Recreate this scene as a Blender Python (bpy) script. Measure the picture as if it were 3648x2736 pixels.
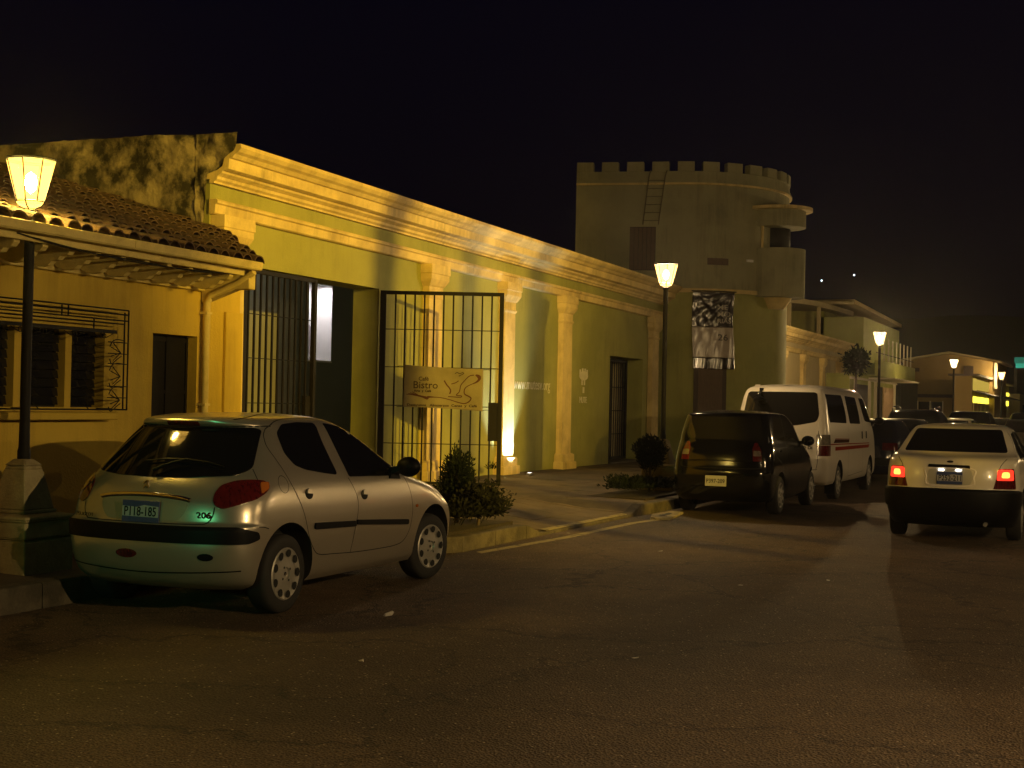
import bpy, bmesh, math, random
import numpy as np
from mathutils import Vector, Matrix
from mathutils.bvhtree import BVHTree
from mathutils.geometry import delaunay_2d_cdt

random.seed(7)
scene = bpy.context.scene
for o in list(bpy.data.objects):
    bpy.data.objects.remove(o)
COL = scene.collection

# ------------------------------------------------------------------ camera
# street runs along +X, the left-hand buildings stand at +Y, camera at the origin at eye height
yaw, pitch, roll = math.radians(22.9), math.radians(0.795), math.radians(1.19)
fwd = Vector((math.cos(yaw) * math.cos(pitch), math.sin(yaw) * math.cos(pitch), math.sin(pitch)))
r0 = Vector((math.sin(yaw), -math.cos(yaw), 0))
u0 = r0.cross(fwd)
rt = math.cos(roll) * r0 + math.sin(roll) * u0
up = -math.sin(roll) * r0 + math.cos(roll) * u0
cam_d = bpy.data.cameras.new('camera')
cam = bpy.data.objects.new('camera', cam_d)
COL.objects.link(cam)
cam.matrix_world = Matrix(((rt.x, up.x, -fwd.x, 0), (rt.y, up.y, -fwd.y, 0), (rt.z, up.z, -fwd.z, 1.57), (0, 0, 0, 1)))
cam_d.sensor_width = 36
cam_d.lens = 50.08
cam_d.clip_start = .1
cam_d.clip_end = 3000
scene.camera = cam

# ------------------------------------------------------------------ night sky
world = bpy.data.worlds.new('World')
scene.world = world
world.use_nodes = True
nt = world.node_tree
nt.nodes.clear()
out = nt.nodes.new('ShaderNodeOutputWorld')
bg = nt.nodes.new('ShaderNodeBackground')
tc = nt.nodes.new('ShaderNodeTexCoord')
sx = nt.nodes.new('ShaderNodeSeparateXYZ')
cr = nt.nodes.new('ShaderNodeValToRGB')
nt.links.new(tc.outputs['Generated'], sx.inputs[0])
nt.links.new(sx.outputs['Z'], cr.inputs[0])
nt.links.new(cr.outputs[0], bg.inputs[0])
nt.links.new(bg.outputs[0], out.inputs[0])
e = cr.color_ramp.elements
e[0].position = 0.0
e[0].color = (.0015, .0009, .0009, 1)
e[1].position = .35
e[1].color = (.0008, .0006, .0026, 1)
x_ = e.new(.12)
x_.color = (.0010, .0007, .0018, 1)
bg.inputs[1].default_value = 1.0

vs = scene.view_settings
vs.view_transform = 'Standard'
vs.look = 'None'
vs.exposure = .65
vs.gamma = 1
vs.use_curve_mapping = False
scene.render.engine = 'CYCLES'
cy = scene.cycles
cy.use_denoising = True
try:
    cy.denoiser = 'OPENIMAGEDENOISE'
except Exception:
    pass
cy.max_bounces = 6
cy.diffuse_bounces = 3
cy.glossy_bounces = 3
cy.transmission_bounces = 4
cy.transparent_max_bounces = 8
cy.sample_clamp_indirect = 4
cy.caustics_reflective = False
cy.caustics_refractive = False
cy.use_light_tree = True

SODIUM = (1.0, .66, .08)
TAN = (1.0, .68, .30)
AMBER = (1.0, .70, .36)
PALE = (1.0, .76, .40)

# ------------------------------------------------------------------ materials
MATS = {}


def mat(name, col, rough=.6, metal=0.0, var=0.0, vscale=3.0, bump=0.0, bscale=60.0, coat=0.0, spec=.5,
        col2=None, mixscale=1.2, mixlo=.45, mixhi=.6, fine=0.0, stretch=None, streak=0.0, grime=None):
    """principled paint / plaster with layered procedural variation"""
    if name in MATS:
        return MATS[name]
    m = bpy.data.materials.new(name)
    MATS[name] = m
    m.use_nodes = True
    n = m.node_tree
    b = n.nodes['Principled BSDF']
    b.inputs['Base Color'].default_value = (*col, 1)
    b.inputs['Roughness'].default_value = rough
    b.inputs['Metallic'].default_value = metal
    b.inputs['Coat Weight'].default_value = coat
    b.inputs['Coat Roughness'].default_value = .06
    b.inputs['Specular IOR Level'].default_value = spec
    t = n.nodes.new('ShaderNodeTexCoord')
    src = t.outputs['Object']
    if stretch:
        mp = n.nodes.new('ShaderNodeMapping')
        mp.inputs['Scale'].default_value = stretch
        n.links.new(src, mp.inputs[0])
        src = mp.outputs[0]

    def noise(sc, det=6, ro=.6):
        k = n.nodes.new('ShaderNodeTexNoise')
        k.inputs['Scale'].default_value = sc
        k.inputs['Detail'].default_value = det
        k.inputs['Roughness'].default_value = ro
        n.links.new(src, k.inputs['Vector'])
        return k
    cur = None
    if col2 is not None:
        k = noise(mixscale, 8, .65)
        r = n.nodes.new('ShaderNodeValToRGB')
        r.color_ramp.elements[0].position = mixlo
        r.color_ramp.elements[1].position = mixhi
        r.color_ramp.elements[0].color = (*col, 1)
        r.color_ramp.elements[1].color = (*col2, 1)
        n.links.new(k.outputs['Fac'], r.inputs[0])
        cur = r.outputs[0]
    for amt, sc, dd in ((var, vscale, 7), (fine, 180.0, 3)):
        if amt > 0:
            k = noise(sc, dd)
            mr = n.nodes.new('ShaderNodeMapRange')
            mr.inputs['From Min'].default_value = .25
            mr.inputs['From Max'].default_value = .75
            mr.inputs['To Min'].default_value = 1 - amt
            mr.inputs['To Max'].default_value = 1 + amt
            n.links.new(k.outputs['Fac'], mr.inputs[0])
            mx = n.nodes.new('ShaderNodeVectorMath')
            mx.operation = 'SCALE'
            if cur is None:
                mx.inputs[0].default_value = col
            else:
                n.links.new(cur, mx.inputs[0])
            n.links.new(mr.outputs[0], mx.inputs['Scale'])
            cur = mx.outputs[0]
    if streak > 0:
        mp2 = n.nodes.new('ShaderNodeMapping')
        mp2.inputs['Scale'].default_value = (7, 7, .55)
        n.links.new(t.outputs['Object'], mp2.inputs[0])
        k = n.nodes.new('ShaderNodeTexNoise')
        k.inputs['Scale'].default_value = 1.0
        k.inputs['Detail'].default_value = 8
        k.inputs['Roughness'].default_value = .7
        n.links.new(mp2.outputs[0], k.inputs['Vector'])
        big = noise(.8, 4)
        mu = n.nodes.new('ShaderNodeMath')
        mu.operation = 'MULTIPLY'
        n.links.new(k.outputs['Fac'], mu.inputs[0])
        n.links.new(big.outputs['Fac'], mu.inputs[1])
        mr = n.nodes.new('ShaderNodeMapRange')
        mr.inputs['From Min'].default_value = .24
        mr.inputs['From Max'].default_value = .40
        mr.inputs['To Min'].default_value = 1
        mr.inputs['To Max'].default_value = 1 - streak
        n.links.new(mu.outputs[0], mr.inputs[0])
        mx = n.nodes.new('ShaderNodeVectorMath')
        mx.operation = 'SCALE'
        n.links.new(cur, mx.inputs[0])
        n.links.new(mr.outputs[0], mx.inputs['Scale'])
        cur = mx.outputs[0]
    if cur is not None:
        n.links.new(cur, b.inputs['Base Color'])
    if bump > 0:
        k = noise(bscale, 5)
        bp = n.nodes.new('ShaderNodeBump')
        bp.inputs['Strength'].default_value = bump
        bp.inputs['Distance'].default_value = .02
        n.links.new(k.outputs['Fac'], bp.inputs['Height'])
        n.links.new(bp.outputs[0], b.inputs['Normal'])
    return m


def emit(name, col, strength, through=0.0):
    if name in MATS:
        return MATS[name]
    m = bpy.data.materials.new(name)
    MATS[name] = m
    m.use_nodes = True
    n = m.node_tree
    n.nodes.clear()
    o = n.nodes.new('ShaderNodeOutputMaterial')
    em = n.nodes.new('ShaderNodeEmission')
    em.inputs[0].default_value = (*col, 1)
    em.inputs[1].default_value = strength
    if through > 0:
        tr = n.nodes.new('ShaderNodeBsdfTransparent')
        mx = n.nodes.new('ShaderNodeMixShader')
        mx.inputs[0].default_value = 1 - through
        n.links.new(tr.outputs[0], mx.inputs[1])
        n.links.new(em.outputs[0], mx.inputs[2])
        n.links.new(mx.outputs[0], o.inputs[0])
    else:
        n.links.new(em.outputs[0], o.inputs[0])
    return m


def asphalt():
    m = bpy.data.materials.new('asphalt')
    m.use_nodes = True
    n = m.node_tree
    b = n.nodes['Principled BSDF']
    t = n.nodes.new('ShaderNodeTexCoord')

    def noise(sc, det=5, ro=.6):
        k = n.nodes.new('ShaderNodeTexNoise')
        k.inputs['Scale'].default_value = sc
        k.inputs['Detail'].default_value = det
        k.inputs['Roughness'].default_value = ro
        n.links.new(t.outputs['Object'], k.inputs['Vector'])
        return k
    big = noise(.5, 6, .65)
    mid = noise(6, 4)
    fin = noise(48, 5, .8)
    vor = n.nodes.new('ShaderNodeTexVoronoi')
    vor.inputs['Scale'].default_value = 70
    n.links.new(t.outputs['Object'], vor.inputs['Vector'])
    r = n.nodes.new('ShaderNodeValToRGB')
    r.color_ramp.elements[0].position = .3
    r.color_ramp.elements[0].color = (.058, .036, .020, 1)
    r.color_ramp.elements[1].position = .75
    r.color_ramp.elements[1].color = (.120, .077, .044, 1)
    n.links.new(big.outputs['Fac'], r.inputs[0])
    mr = n.nodes.new('ShaderNodeMapRange')
    mr.inputs['From Min'].default_value = .3
    mr.inputs['From Max'].default_value = .7
    mr.inputs['To Min'].default_value = .1
    mr.inputs['To Max'].default_value = 2.3
    n.links.new(fin.outputs['Fac'], mr.inputs[0])
    mr2 = n.nodes.new('ShaderNodeMapRange')
    mr2.inputs['From Min'].default_value = .3
    mr2.inputs['From Max'].default_value = .7
    mr2.inputs['To Min'].default_value = .8
    mr2.inputs['To Max'].default_value = 1.2
    n.links.new(mid.outputs['Fac'], mr2.inputs[0])
    mu = n.nodes.new('ShaderNodeMath')
    mu.operation = 'MULTIPLY'
    n.links.new(mr.outputs[0], mu.inputs[0])
    n.links.new(mr2.outputs[0], mu.inputs[1])
    sc = n.nodes.new('ShaderNodeVectorMath')
    sc.operation = 'SCALE'
    n.links.new(r.outputs[0], sc.inputs[0])
    n.links.new(mu.outputs[0], sc.inputs['Scale'])
    # pale stone chips
    ch = n.nodes.new('ShaderNodeTexVoronoi')
    ch.inputs['Scale'].default_value = 34
    n.links.new(t.outputs['Object'], ch.inputs['Vector'])
    lt = n.nodes.new('ShaderNodeMath')
    lt.operation = 'LESS_THAN'
    lt.inputs[1].default_value = .22
    n.links.new(ch.outputs['Distance'], lt.inputs[0])
    sp = n.nodes.new('ShaderNodeSeparateColor')
    n.links.new(ch.outputs['Color'], sp.inputs[0])
    gt = n.nodes.new('ShaderNodeMath')
    gt.operation = 'GREATER_THAN'
    gt.inputs[1].default_value = .87
    n.links.new(sp.outputs[0], gt.inputs[0])
    mm = n.nodes.new('ShaderNodeMath')
    mm.operation = 'MULTIPLY'
    n.links.new(lt.outputs[0], mm.inputs[0])
    n.links.new(gt.outputs[0], mm.inputs[1])
    mx = n.nodes.new('ShaderNodeMix')
    mx.data_type = 'RGBA'
    mx.inputs['B'].default_value = (.42, .35, .27, 1)
    # cracks and dark repairs
    cv = n.nodes.new('ShaderNodeTexVoronoi')
    cv.feature = 'DISTANCE_TO_EDGE'
    cv.inputs['Scale'].default_value = .42
    wob = noise(1.6, 6, .7)
    vm = n.nodes.new('ShaderNodeVectorMath')
    vm.operation = 'MULTIPLY_ADD'
    vm.inputs[1].default_value = (1.3, 1.3, 0)
    n.links.new(wob.outputs['Color'], vm.inputs[0])
    n.links.new(t.outputs['Object'], vm.inputs[2])
    n.links.new(vm.outputs[0], cv.inputs['Vector'])
    ck = n.nodes.new('ShaderNodeMapRange')
    ck.inputs['From Min'].default_value = .002
    ck.inputs['From Max'].default_value = .012
    ck.inputs['To Min'].default_value = .30
    ck.inputs['To Max'].default_value = 1
    n.links.new(cv.outputs['Distance'], ck.inputs[0])
    st = noise(.22, 5, .55)
    stm = n.nodes.new('ShaderNodeMapRange')
    stm.inputs['From Min'].default_value = .42
    stm.inputs['From Max'].default_value = .58
    stm.inputs['To Min'].default_value = .55
    stm.inputs['To Max'].default_value = 1.15
    n.links.new(st.outputs['Fac'], stm.inputs[0])
    m3 = n.nodes.new('ShaderNodeMath')
    m3.operation = 'MULTIPLY'
    n.links.new(ck.outputs[0], m3.inputs[0])
    n.links.new(stm.outputs[0], m3.inputs[1])
    m4 = n.nodes.new('ShaderNodeMath')
    m4.operation = 'MULTIPLY'
    n.links.new(mu.outputs[0], m4.inputs[0])
    n.links.new(m3.outputs[0], m4.inputs[1])
    n.links.new(m4.outputs[0], sc.inputs['Scale'])
    n.links.new(mm.outputs[0], mx.inputs['Factor'])
    n.links.new(sc.outputs[0], mx.inputs['A'])
    n.links.new(mx.outputs['Result'], b.inputs['Base Color'])
    b.inputs['Roughness'].default_value = .72
    bp = n.nodes.new('ShaderNodeBump')
    bp.inputs['Strength'].default_value = .9
    bp.inputs['Distance'].default_value = .012
    n.links.new(vor.outputs['Distance'], bp.inputs['Height'])
    n.links.new(bp.outputs[0], b.inputs['Normal'])
    return m


# ------------------------------------------------------------------ mesh helpers
def tag(o, label=None, cat=None, group=None, kind=None):
    if label:
        o['label'] = label
    if cat:
        o['category'] = cat
    if group:
        o['group'] = group
    if kind:
        o['kind'] = kind
    return o


def empty(name, loc=(0, 0, 0), rz=0.0):
    o = bpy.data.objects.new(name, None)
    COL.objects.link(o)
    o.location = loc
    o.rotation_euler = (0, 0, rz)
    return o


class MB:
    """collects pieces of ONE mesh object"""

    def __init__(s):
        s.v, s.f, s.mi, s.sm = [], [], [], []

    def add(s, vs, fs, mi=0, smooth=False):
        k = len(s.v)
        s.v += [tuple(p) for p in vs]
        for f in fs:
            s.f.append(tuple(i + k for i in f))
            s.mi.append(mi)
            s.sm.append(smooth)
        return s

    def box(s, x0, x1, y0, y1, z0, z1, mi=0, M=None):
        x0, x1 = min(x0, x1), max(x0, x1)
        y0, y1 = min(y0, y1), max(y0, y1)
        z0, z1 = min(z0, z1), max(z0, z1)
        vs = [Vector(p) for p in ((x0, y0, z0), (x1, y0, z0), (x1, y1, z0), (x0, y1, z0), (x0, y0, z1), (x1, y0, z1), (x1, y1, z1), (x0, y1, z1))]
        if M is not None:
            vs = [M @ p for p in vs]
        return s.add(vs, [(0, 3, 2, 1), (4, 5, 6, 7), (0, 1, 5, 4), (1, 2, 6, 5), (2, 3, 7, 6), (3, 0, 4, 7)], mi)

    def tube(s, pts, r, n=8, mi=0, caps=True):
        pts = [Vector(p) for p in pts]
        rs = r if isinstance(r, (list, tuple)) else [r] * len(pts)
        rings = []
        prev = None
        for i, p in enumerate(pts):
            a = pts[max(i - 1, 0)]
            b = pts[min(i + 1, len(pts) - 1)]
            d = (b - a).normalized()
            ref = prev if prev is not None else (Vector((0, 0, 1)) if abs(d.z) < .9 else Vector((1, 0, 0)))
            x = (ref - d * ref.dot(d))
            x.normalize()
            prev = x
            y = d.cross(x)
            rings.append([p + (x * math.cos(2 * math.pi * k / n) + y * math.sin(2 * math.pi * k / n)) * rs[i] for k in range(n)])
        vs = [q for ring in rings for q in ring]
        fs = []
        for i in range(len(pts) - 1):
            for k in range(n):
                a, b = i * n + k, i * n + (k + 1) % n
                fs.append((a, b, b + n, a + n))
        s.add(vs, fs, mi, n > 5)
        if caps:
            s.add(rings[0], [tuple(range(n))[::-1]], mi)
            s.add(rings[-1], [tuple(range(n))], mi)
        return s

    def lathe(s, prof, n=24, mi=0, c=(0, 0, 0), axis='z', smooth=True, sides=None):
        """prof: (r, h) pairs"""
        vs, fs = [], []
        for r, h in prof:
            for k in range(n):
                a = 2 * math.pi * (k + .5) / n
                if axis == 'z':
                    vs.append((c[0] + r * math.cos(a), c[1] + r * math.sin(a), c[2] + h))
                elif axis == 'y':
                    vs.append((c[0] + r * math.cos(a), c[1] + h, c[2] + r * math.sin(a)))
                else:
                    vs.append((c[0] + h, c[1] + r * math.cos(a), c[2] + r * math.sin(a)))
        for i in range(len(prof) - 1):
            for k in range(n):
                a, b = i * n + k, i * n + (k + 1) % n
                fs.append((a, b, b + n, a + n) if axis != 'y' else (a, a + n, b + n, b))
        return s.add(vs, fs, mi, smooth)

    def prism(s, prof, x0, x1, mi=0, sink=None, smooth=False, segs=1):
        """closed (y,z) profile run along x; sink(x) shifts z"""
        vs, fs = [], []
        n = len(prof)
        for j in range(segs + 1):
            x = x0 + (x1 - x0) * j / segs
            dz = sink(x) if sink else 0
            vs += [(x, y, z + dz) for y, z in prof]
        for j in range(segs):
            for k in range(n):
                a, b = j * n + k, j * n + (k + 1) % n
                fs.append((a, b, b + n, a + n))
        fs.append(tuple(range(n))[::-1])
        fs.append(tuple(range(segs * n, segs * n + n)))
        return s.add(vs, fs, mi, smooth)

    def poly(s, pts, t=None, mi=0):
        """flat polygon of 3-D points; t = thickness vector"""
        n = len(pts)
        if t is None:
            return s.add(pts, [tuple(range(n))], mi)
        pts = [Vector(p) for p in pts]
        vs = pts + [p + Vector(t) for p in pts]
        fs = [tuple(range(n))[::-1], tuple(range(n, 2 * n))] + [(k, (k + 1) % n, (k + 1) % n + n, k + n) for k in range(n)]
        return s.add(vs, fs, mi)

    def build(s, name, mats, parent=None, sharp=None, bevel=0, normals=None):
        me = bpy.data.meshes.new(name)
        me.from_pydata([tuple(p) for p in s.v], [], s.f)
        if not isinstance(mats, (list, tuple)):
            mats = [mats]
        for m in mats:
            me.materials.append(m)
        me.polygons.foreach_set('material_index', s.mi)
        me.polygons.foreach_set('use_smooth', s.sm)
        me.validate()
        bm = bmesh.new()
        bm.from_mesh(me)
        if normals is None:
            bmesh.ops.recalc_face_normals(bm, faces=bm.faces)
        if bevel:
            es = [q for q in bm.edges if len(q.link_faces) == 2 and q.calc_face_angle(0) > .5]
            bmesh.ops.bevel(bm, geom=es, offset=bevel, segments=1, affect='EDGES', profile=.5)
        bm.to_mesh(me)
        bm.free()
        if sharp:
            me.set_sharp_from_angle(angle=math.radians(sharp))
        me.update()
        o = bpy.data.objects.new(name, me)
        COL.objects.link(o)
        if parent is not None:
            o.parent = parent
        return o


def one(name, m, parent, x0, x1, y0, y1, z0, z1, bevel=0):
    return MB().box(x0, x1, y0, y1, z0, z1).build(name, m, parent, bevel=bevel)


def copy_tree(o, parent=None):
    c = o.copy()
    COL.objects.link(c)
    if parent is not None:
        c.parent = parent
    for ch in list(o.children):
        copy_tree(ch, c)
    return c


def text_mesh(txt, size, M, m, name, parent, extrude=.003, sx=1.0, align='LEFT', bold=0.0):
    cu = bpy.data.curves.new('t', 'FONT')
    cu.body = txt
    cu.size = size
    cu.extrude = extrude
    cu.align_x = align
    cu.resolution_u = 3
    cu.offset = bold
    o = bpy.data.objects.new('t', cu)
    COL.objects.link(o)
    dg = bpy.context.evaluated_depsgraph_get()
    me = bpy.data.meshes.new_from_object(o.evaluated_get(dg))
    bpy.data.objects.remove(o)
    bpy.data.curves.remove(cu)
    me.transform(Matrix.Diagonal((sx, 1, 1, 1)))
    me.transform(M)
    me.materials.clear()
    me.materials.append(m)
    ob = bpy.data.objects.new(name, me)
    COL.objects.link(ob)
    if parent is not None:
        ob.parent = parent
    return ob


def frame_M(org, xax, yax):
    xax = Vector(xax).normalized()
    yax = Vector(yax).normalized()
    zax = xax.cross(yax)
    return Matrix(((xax.x, yax.x, zax.x, org[0]), (xax.y, yax.y, zax.y, org[1]), (xax.z, yax.z, zax.z, org[2]), (0, 0, 0, 1)))


def spline(pts, n=8, closed=False):
    P = [Vector(p) for p in pts]
    out_ = []
    N = len(P)
    for i in range(N if closed else N - 1):
        if closed:
            a, b, c, d = P[i - 1], P[i], P[(i + 1) % N], P[(i + 2) % N]
        else:
            a, b, c, d = P[max(i - 1, 0)], P[i], P[i + 1], P[min(i + 2, N - 1)]
        for k in range(n):
            t = k / n
            out_.append(.5 * ((2 * b) + (c - a) * t + (2 * a - 5 * b + 4 * c - d) * t * t + (3 * b - a - 3 * c + d) * t ** 3))
    if not closed:
        out_.append(P[-1])
    return out_


def rpoly(pts, r=.04, n=5):
    """fillet the corners of a 2-D polygon"""
    P = [Vector(p) for p in pts]
    res = []
    N = len(P)
    for i in range(N):
        a, b, c = P[i - 1], P[i], P[(i + 1) % N]
        d1, d2 = (a - b), (c - b)
        l = min(r, d1.length * .45, d2.length * .45)
        p, q = b + d1.normalized() * l, b + d2.normalized() * l
        for k in range(n + 1):
            t = k / n
            res.append((1 - t) ** 2 * p + 2 * t * (1 - t) * b + t * t * q)
    return [(v.x, v.y) for v in res]
# light settings
E1, E2, E3, E4 = 260, 540, 2000, 380
OPP = [(5.0, -6.0, 4100, 'street lantern across the road, level with the silver hatchback'), (13.0, -6.4, 900, 'street lantern across the road, between the silver and black hatchbacks'), (24.5, -6.2, 650, 'street lantern across the road, level with the cream saloon'), (46.0, -6.2, 3000, 'farthest street lantern across the road')]
LS = (8.0, -9.0, 5.6, 13800)
POSTS = [(10.2, -5.3, .072), (10.80, -5.3, .06), (11.4, -5.3, .065)]
EG = 430
HALO_DENSITY = .0005  # density of the volume added for the lamp halos
# ------------------------------------------------------------------ palette
m_road = asphalt()
m_pave = mat('paving', (.11, .082, .05), .85, var=.35, vscale=2.2, bump=.5, bscale=50, fine=.15, col2=(.065, .05, .032), mixscale=.9)
m_slab = mat('slab', (.145, .108, .064), .8, var=.35, vscale=1.7, bump=.45, bscale=60, fine=.18, col2=(.085, .064, .04), mixscale=.8)
m_kerb = mat('kerb_concrete', (.12, .10, .068), .85, var=.3, vscale=5, bump=.6, bscale=45, fine=.15, col2=(.06, .05, .034), mixscale=3)
m_paint = mat('worn_paint', (.42, .36, .20), .8, var=.3, vscale=9, bump=.3, col2=(.10, .09, .07), mixscale=9, mixlo=.5, mixhi=.62)
m_green = mat('green_plaster', (.32, .31, .085), .85, var=.10, vscale=1.3, bump=.22, bscale=35, fine=.05, col2=(.27, .27, .07), mixscale=.7, streak=.18)
m_tower = mat('tower_plaster', (.32, .30, .17), .85, var=.12, vscale=.9, bump=.22, bscale=30, fine=.05, col2=(.26, .25, .14), mixscale=.6, streak=.35)
m_cream = mat('cream_trim', (.68, .53, .22), .8, var=.14, vscale=2.4, bump=.25, bscale=40, fine=.06, col2=(.54, .41, .17), mixscale=1.5, streak=.35)
m_yell = mat('yellow_plaster', (.62, .445, .05), .85, var=.10, vscale=1.6, bump=.35, bscale=45, fine=.08, col2=(.54, .38, .04), mixscale=.8, streak=.22)
m_ycream = mat('eave_paint', (.68, .55, .17), .75, var=.15, vscale=6, bump=.2, col2=(.5, .39, .11), mixscale=5, mixlo=.5, mixhi=.75)
m_iron = mat('black_iron', (.007, .006, .006), .65, metal=0, var=.3, vscale=12, bump=.1, spec=.25)
m_brown = mat('brown_wood', (.055, .035, .026), .6, var=.25, vscale=6, stretch=(6, 6, 1), bump=.2)
m_tile = mat('clay_tile', (.09, .05, .028), .85, var=.45, vscale=5, bump=.6, bscale=30, col2=(.038, .026, .018), mixscale=3, mixlo=.42, mixhi=.65)
m_stone = mat('rough_render', (.30, .25, .16), .95, var=.3, vscale=5, bump=1, bscale=9, col2=(.030, .026, .016), mixscale=2.3, mixlo=.42, mixhi=.56)
m_dark = mat('dark_void', (.012, .011, .010), .7)
m_fac2 = mat('lobby_wall', (.55, .48, .30), .85, var=.1)
m_inner = mat('inner_plaster', (.24, .24, .19), .85, var=.1, vscale=1.5, bump=.15)
m_white = mat('white_plaster', (.8, .78, .76), .8, var=.05, vscale=3, bump=.1)
m_glassdk = mat('dark_glass', (.012, .012, .013), .06, spec=.6)
m_conc = mat('pedestal_concrete', (.40, .34, .18), .85, var=.18, vscale=6, bump=.45, bscale=40, fine=.08, col2=(.30, .25, .13), mixscale=4)
m_steel = mat('galvanised', (.35, .34, .32), .4, metal=.7, var=.1)

# ------------------------------------------------------------------ ground


def grid_sheet(name, m, xs, ys, zf, kind='structure'):
    vs = [(x, y, zf(x, y)) for x in xs for y in ys]
    fs = []
    ny = len(ys)
    for i in range(len(xs) - 1):
        for j in range(ny - 1):
            a = i * ny + j
            fs.append((a, a + ny, a + ny + 1, a + 1))
    o = MB().add(vs, fs, 0, True).build(name, m)
    o['kind'] = kind
    return o


grid_sheet('road', m_road, [-60, -20, 0, 20, 60, 150, 400, 1500], [-700, -60, -10, 0, 10, 60, 700], lambda x, y: 0.0)


def ss(a, b, t):
    t = max(0.0, min(1.0, (t - a) / (b - a)))
    return t * t * (3 - 2 * t)


def pz(x, y):
    base = .155 + .028 * (y - 6.2)
    if 15.2 < x < 19.9:
        w = ss(15.35, 15.95, x) * (1 - ss(19.3, 19.75, x))
        low = .028 + (base - .028) * ss(6.3, 8.6, y)
        base = base * (1 - w) + low * w
    return base


def kerb_y(x):
    if x < 12.7:
        return 7.2
    if x < 13.6:
        return 7.2 - .92 * ss(12.7, 13.6, x)
    return 6.28 - .08 * ss(19.3, 20.2, x)


# pavement body: strip from the kerb line back to the walls
xs = [-30, -10, 0, 4, 8, 10, 12, 12.7] + [12.7 + .15 * i for i in range(1, 50)] + [20.2 + i for i in range(1, 12)] + [35, 40, 50, 60, 80, 130]
vs, fs = [], []
NY = 12
for x in xs:
    y0 = kerb_y(x) + .14
    for j in range(NY + 1):
        y = y0 + (11.2 - y0) * j / NY
        vs.append((x, y, pz(x, y) - .006))
for i in range(len(xs) - 1):
    for j in range(NY):
        a = i * (NY + 1) + j
        fs.append((a, a + NY + 1, a + NY + 2, a + 1))
pavement = MB().add(vs, fs, 0, True).build('pavement', m_pave)
pavement['kind'] = 'structure'

# paving slabs that can be told apart
rnd = random.Random(3)


def in_bed(x, y):
    return (12.9 < x < 15.7 and y < 7.5) or (20.4 < x < 23.9 and y < 7.6)


n_slab = 0
X = 15.75
while X < 31:
    step = .52 if X < 24 else .9
    sy = .52 if X < 24 else .9
    y = kerb_y(X) + .16
    while y + sy < 10.35:
        if not in_bed(X + step / 2, y + sy / 2) and n_slab < 285:
            g = .006
            t = rnd.uniform(-.0015, .0035)
            c = [(X + g, y + g), (X + step - g, y + g), (X + step - g, y + sy - g), (X + g, y + sy - g)]
            top = [(a, b, pz(a, b) + t) for a, b in c]
            bot = [(a, b, pz(a, b) - .05) for a, b in c]
            MB().add(bot + top, [(0, 3, 2, 1), (4, 5, 6, 7), (0, 1, 5, 4), (1, 2, 6, 5), (2, 3, 7, 6), (3, 0, 4, 7)]).build('paving_slab', m_slab, pavement)
            n_slab += 1
        y += sy
    X += step

# kerb stones
kerb = empty('kerb')
kerb['kind'] = 'structure'


def kerbstone(x0, x1):
    g = .006
    a, b = x0 + g, x1 - g
    n = 4
    vs, fs = [], []
    for i in range(n + 1):
        x = a + (b - a) * i / n
        y = kerb_y(x)
        z = pz(x, y + .1) + .004
        sl = .012
        vs += [(x, y, -.05), (x, y + .004, max(.02, z - sl)), (x, y + .018, z), (x, y + .15, z), (x, y + .15, -.05)]
    for i in range(n):
        for k in range(5):
            p, q = i * 5 + k, i * 5 + (k + 1) % 5
            fs.append((p, q, q + 5, p + 5))
    fs += [(4, 3, 2, 1, 0), tuple(n * 5 + k for k in range(5))]
    MB().add(vs, fs).build('kerbstone', m_kerb, kerb)


x = 4.0
while x < 12.6:
    kerbstone(x, x + .86)
    x += .86
for a, b in ((12.6, 13.1), (13.1, 13.62), (13.62, 14.5), (14.5, 15.4), (15.4, 16.0)):
    kerbstone(a, b)
x = 16.0
while x < 19.2:
    kerbstone(x, x + .8)
    x += .8
for k in range(14):
    kerbstone(19.2 + k * 1.0, 20.2 + k * 1.0)
# end face of the planter kerb is part of the bend; lower gutter strips
g = MB()
g.poly([(13.6, 6.05, .004), (15.8, 5.88, .004), (18.3, 5.86, .004), (19.1, 5.72, .004), (19.1, 5.86, .004), (18.3, 5.98, .004), (15.8, 6.0, .004), (13.7, 6.16, .004)])
o = g.build('gutter_line', m_paint)
o['kind'] = 'structure'
g = MB()
g.poly([(16.1, 6.31, .040), (19.2, 6.31, .040), (19.3, 6.42, .040), (16.2, 6.44, .040)], (0, 0, .006))
g.build('kerb_line', m_paint)['kind'] = 'structure'
# broken kerb corner and drain mouth by the second planter
g = MB()
g.poly([(19.0, 5.62, .006), (20.3, 5.80, .006), (20.35, 6.0, .006), (19.6, 6.06, .006), (19.0, 5.9, .006)], (0, 0, .03))
o = tag(g.build('drain_cover', m_paint), 'worn pale concrete drain edge at the kerb behind the black hatchback', 'drain cover')
MB().poly([(19.35, 5.80, .0375), (19.9, 5.84, .0375), (19.95, 5.92, .0375), (19.4, 5.90, .0375)], (0, 0, .002)).build('opening', m_dark, o)

# tyre-dust and old patches in the road read in the material; earth beds
m_soil = mat('soil', (.035, .026, .016), .95, var=.4, vscale=14, bump=1, bscale=30)
for (xa, xb, ya, yb) in ((13.2, 15.5, 6.5, 7.5), (20.5, 23.8, 6.45, 7.6)):
    MB().box(xa, xb, ya, yb, .05, pz(xa, 6.9) + .012).build('soil_bed', m_soil)['kind'] = 'structure'


# ------------------------------------------------------------------ yellow house
house = tag(empty('yellow_house', (10, 8.3, .2)), 'low yellow house with clay tile roof, grilled window and dark door', 'house')


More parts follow.
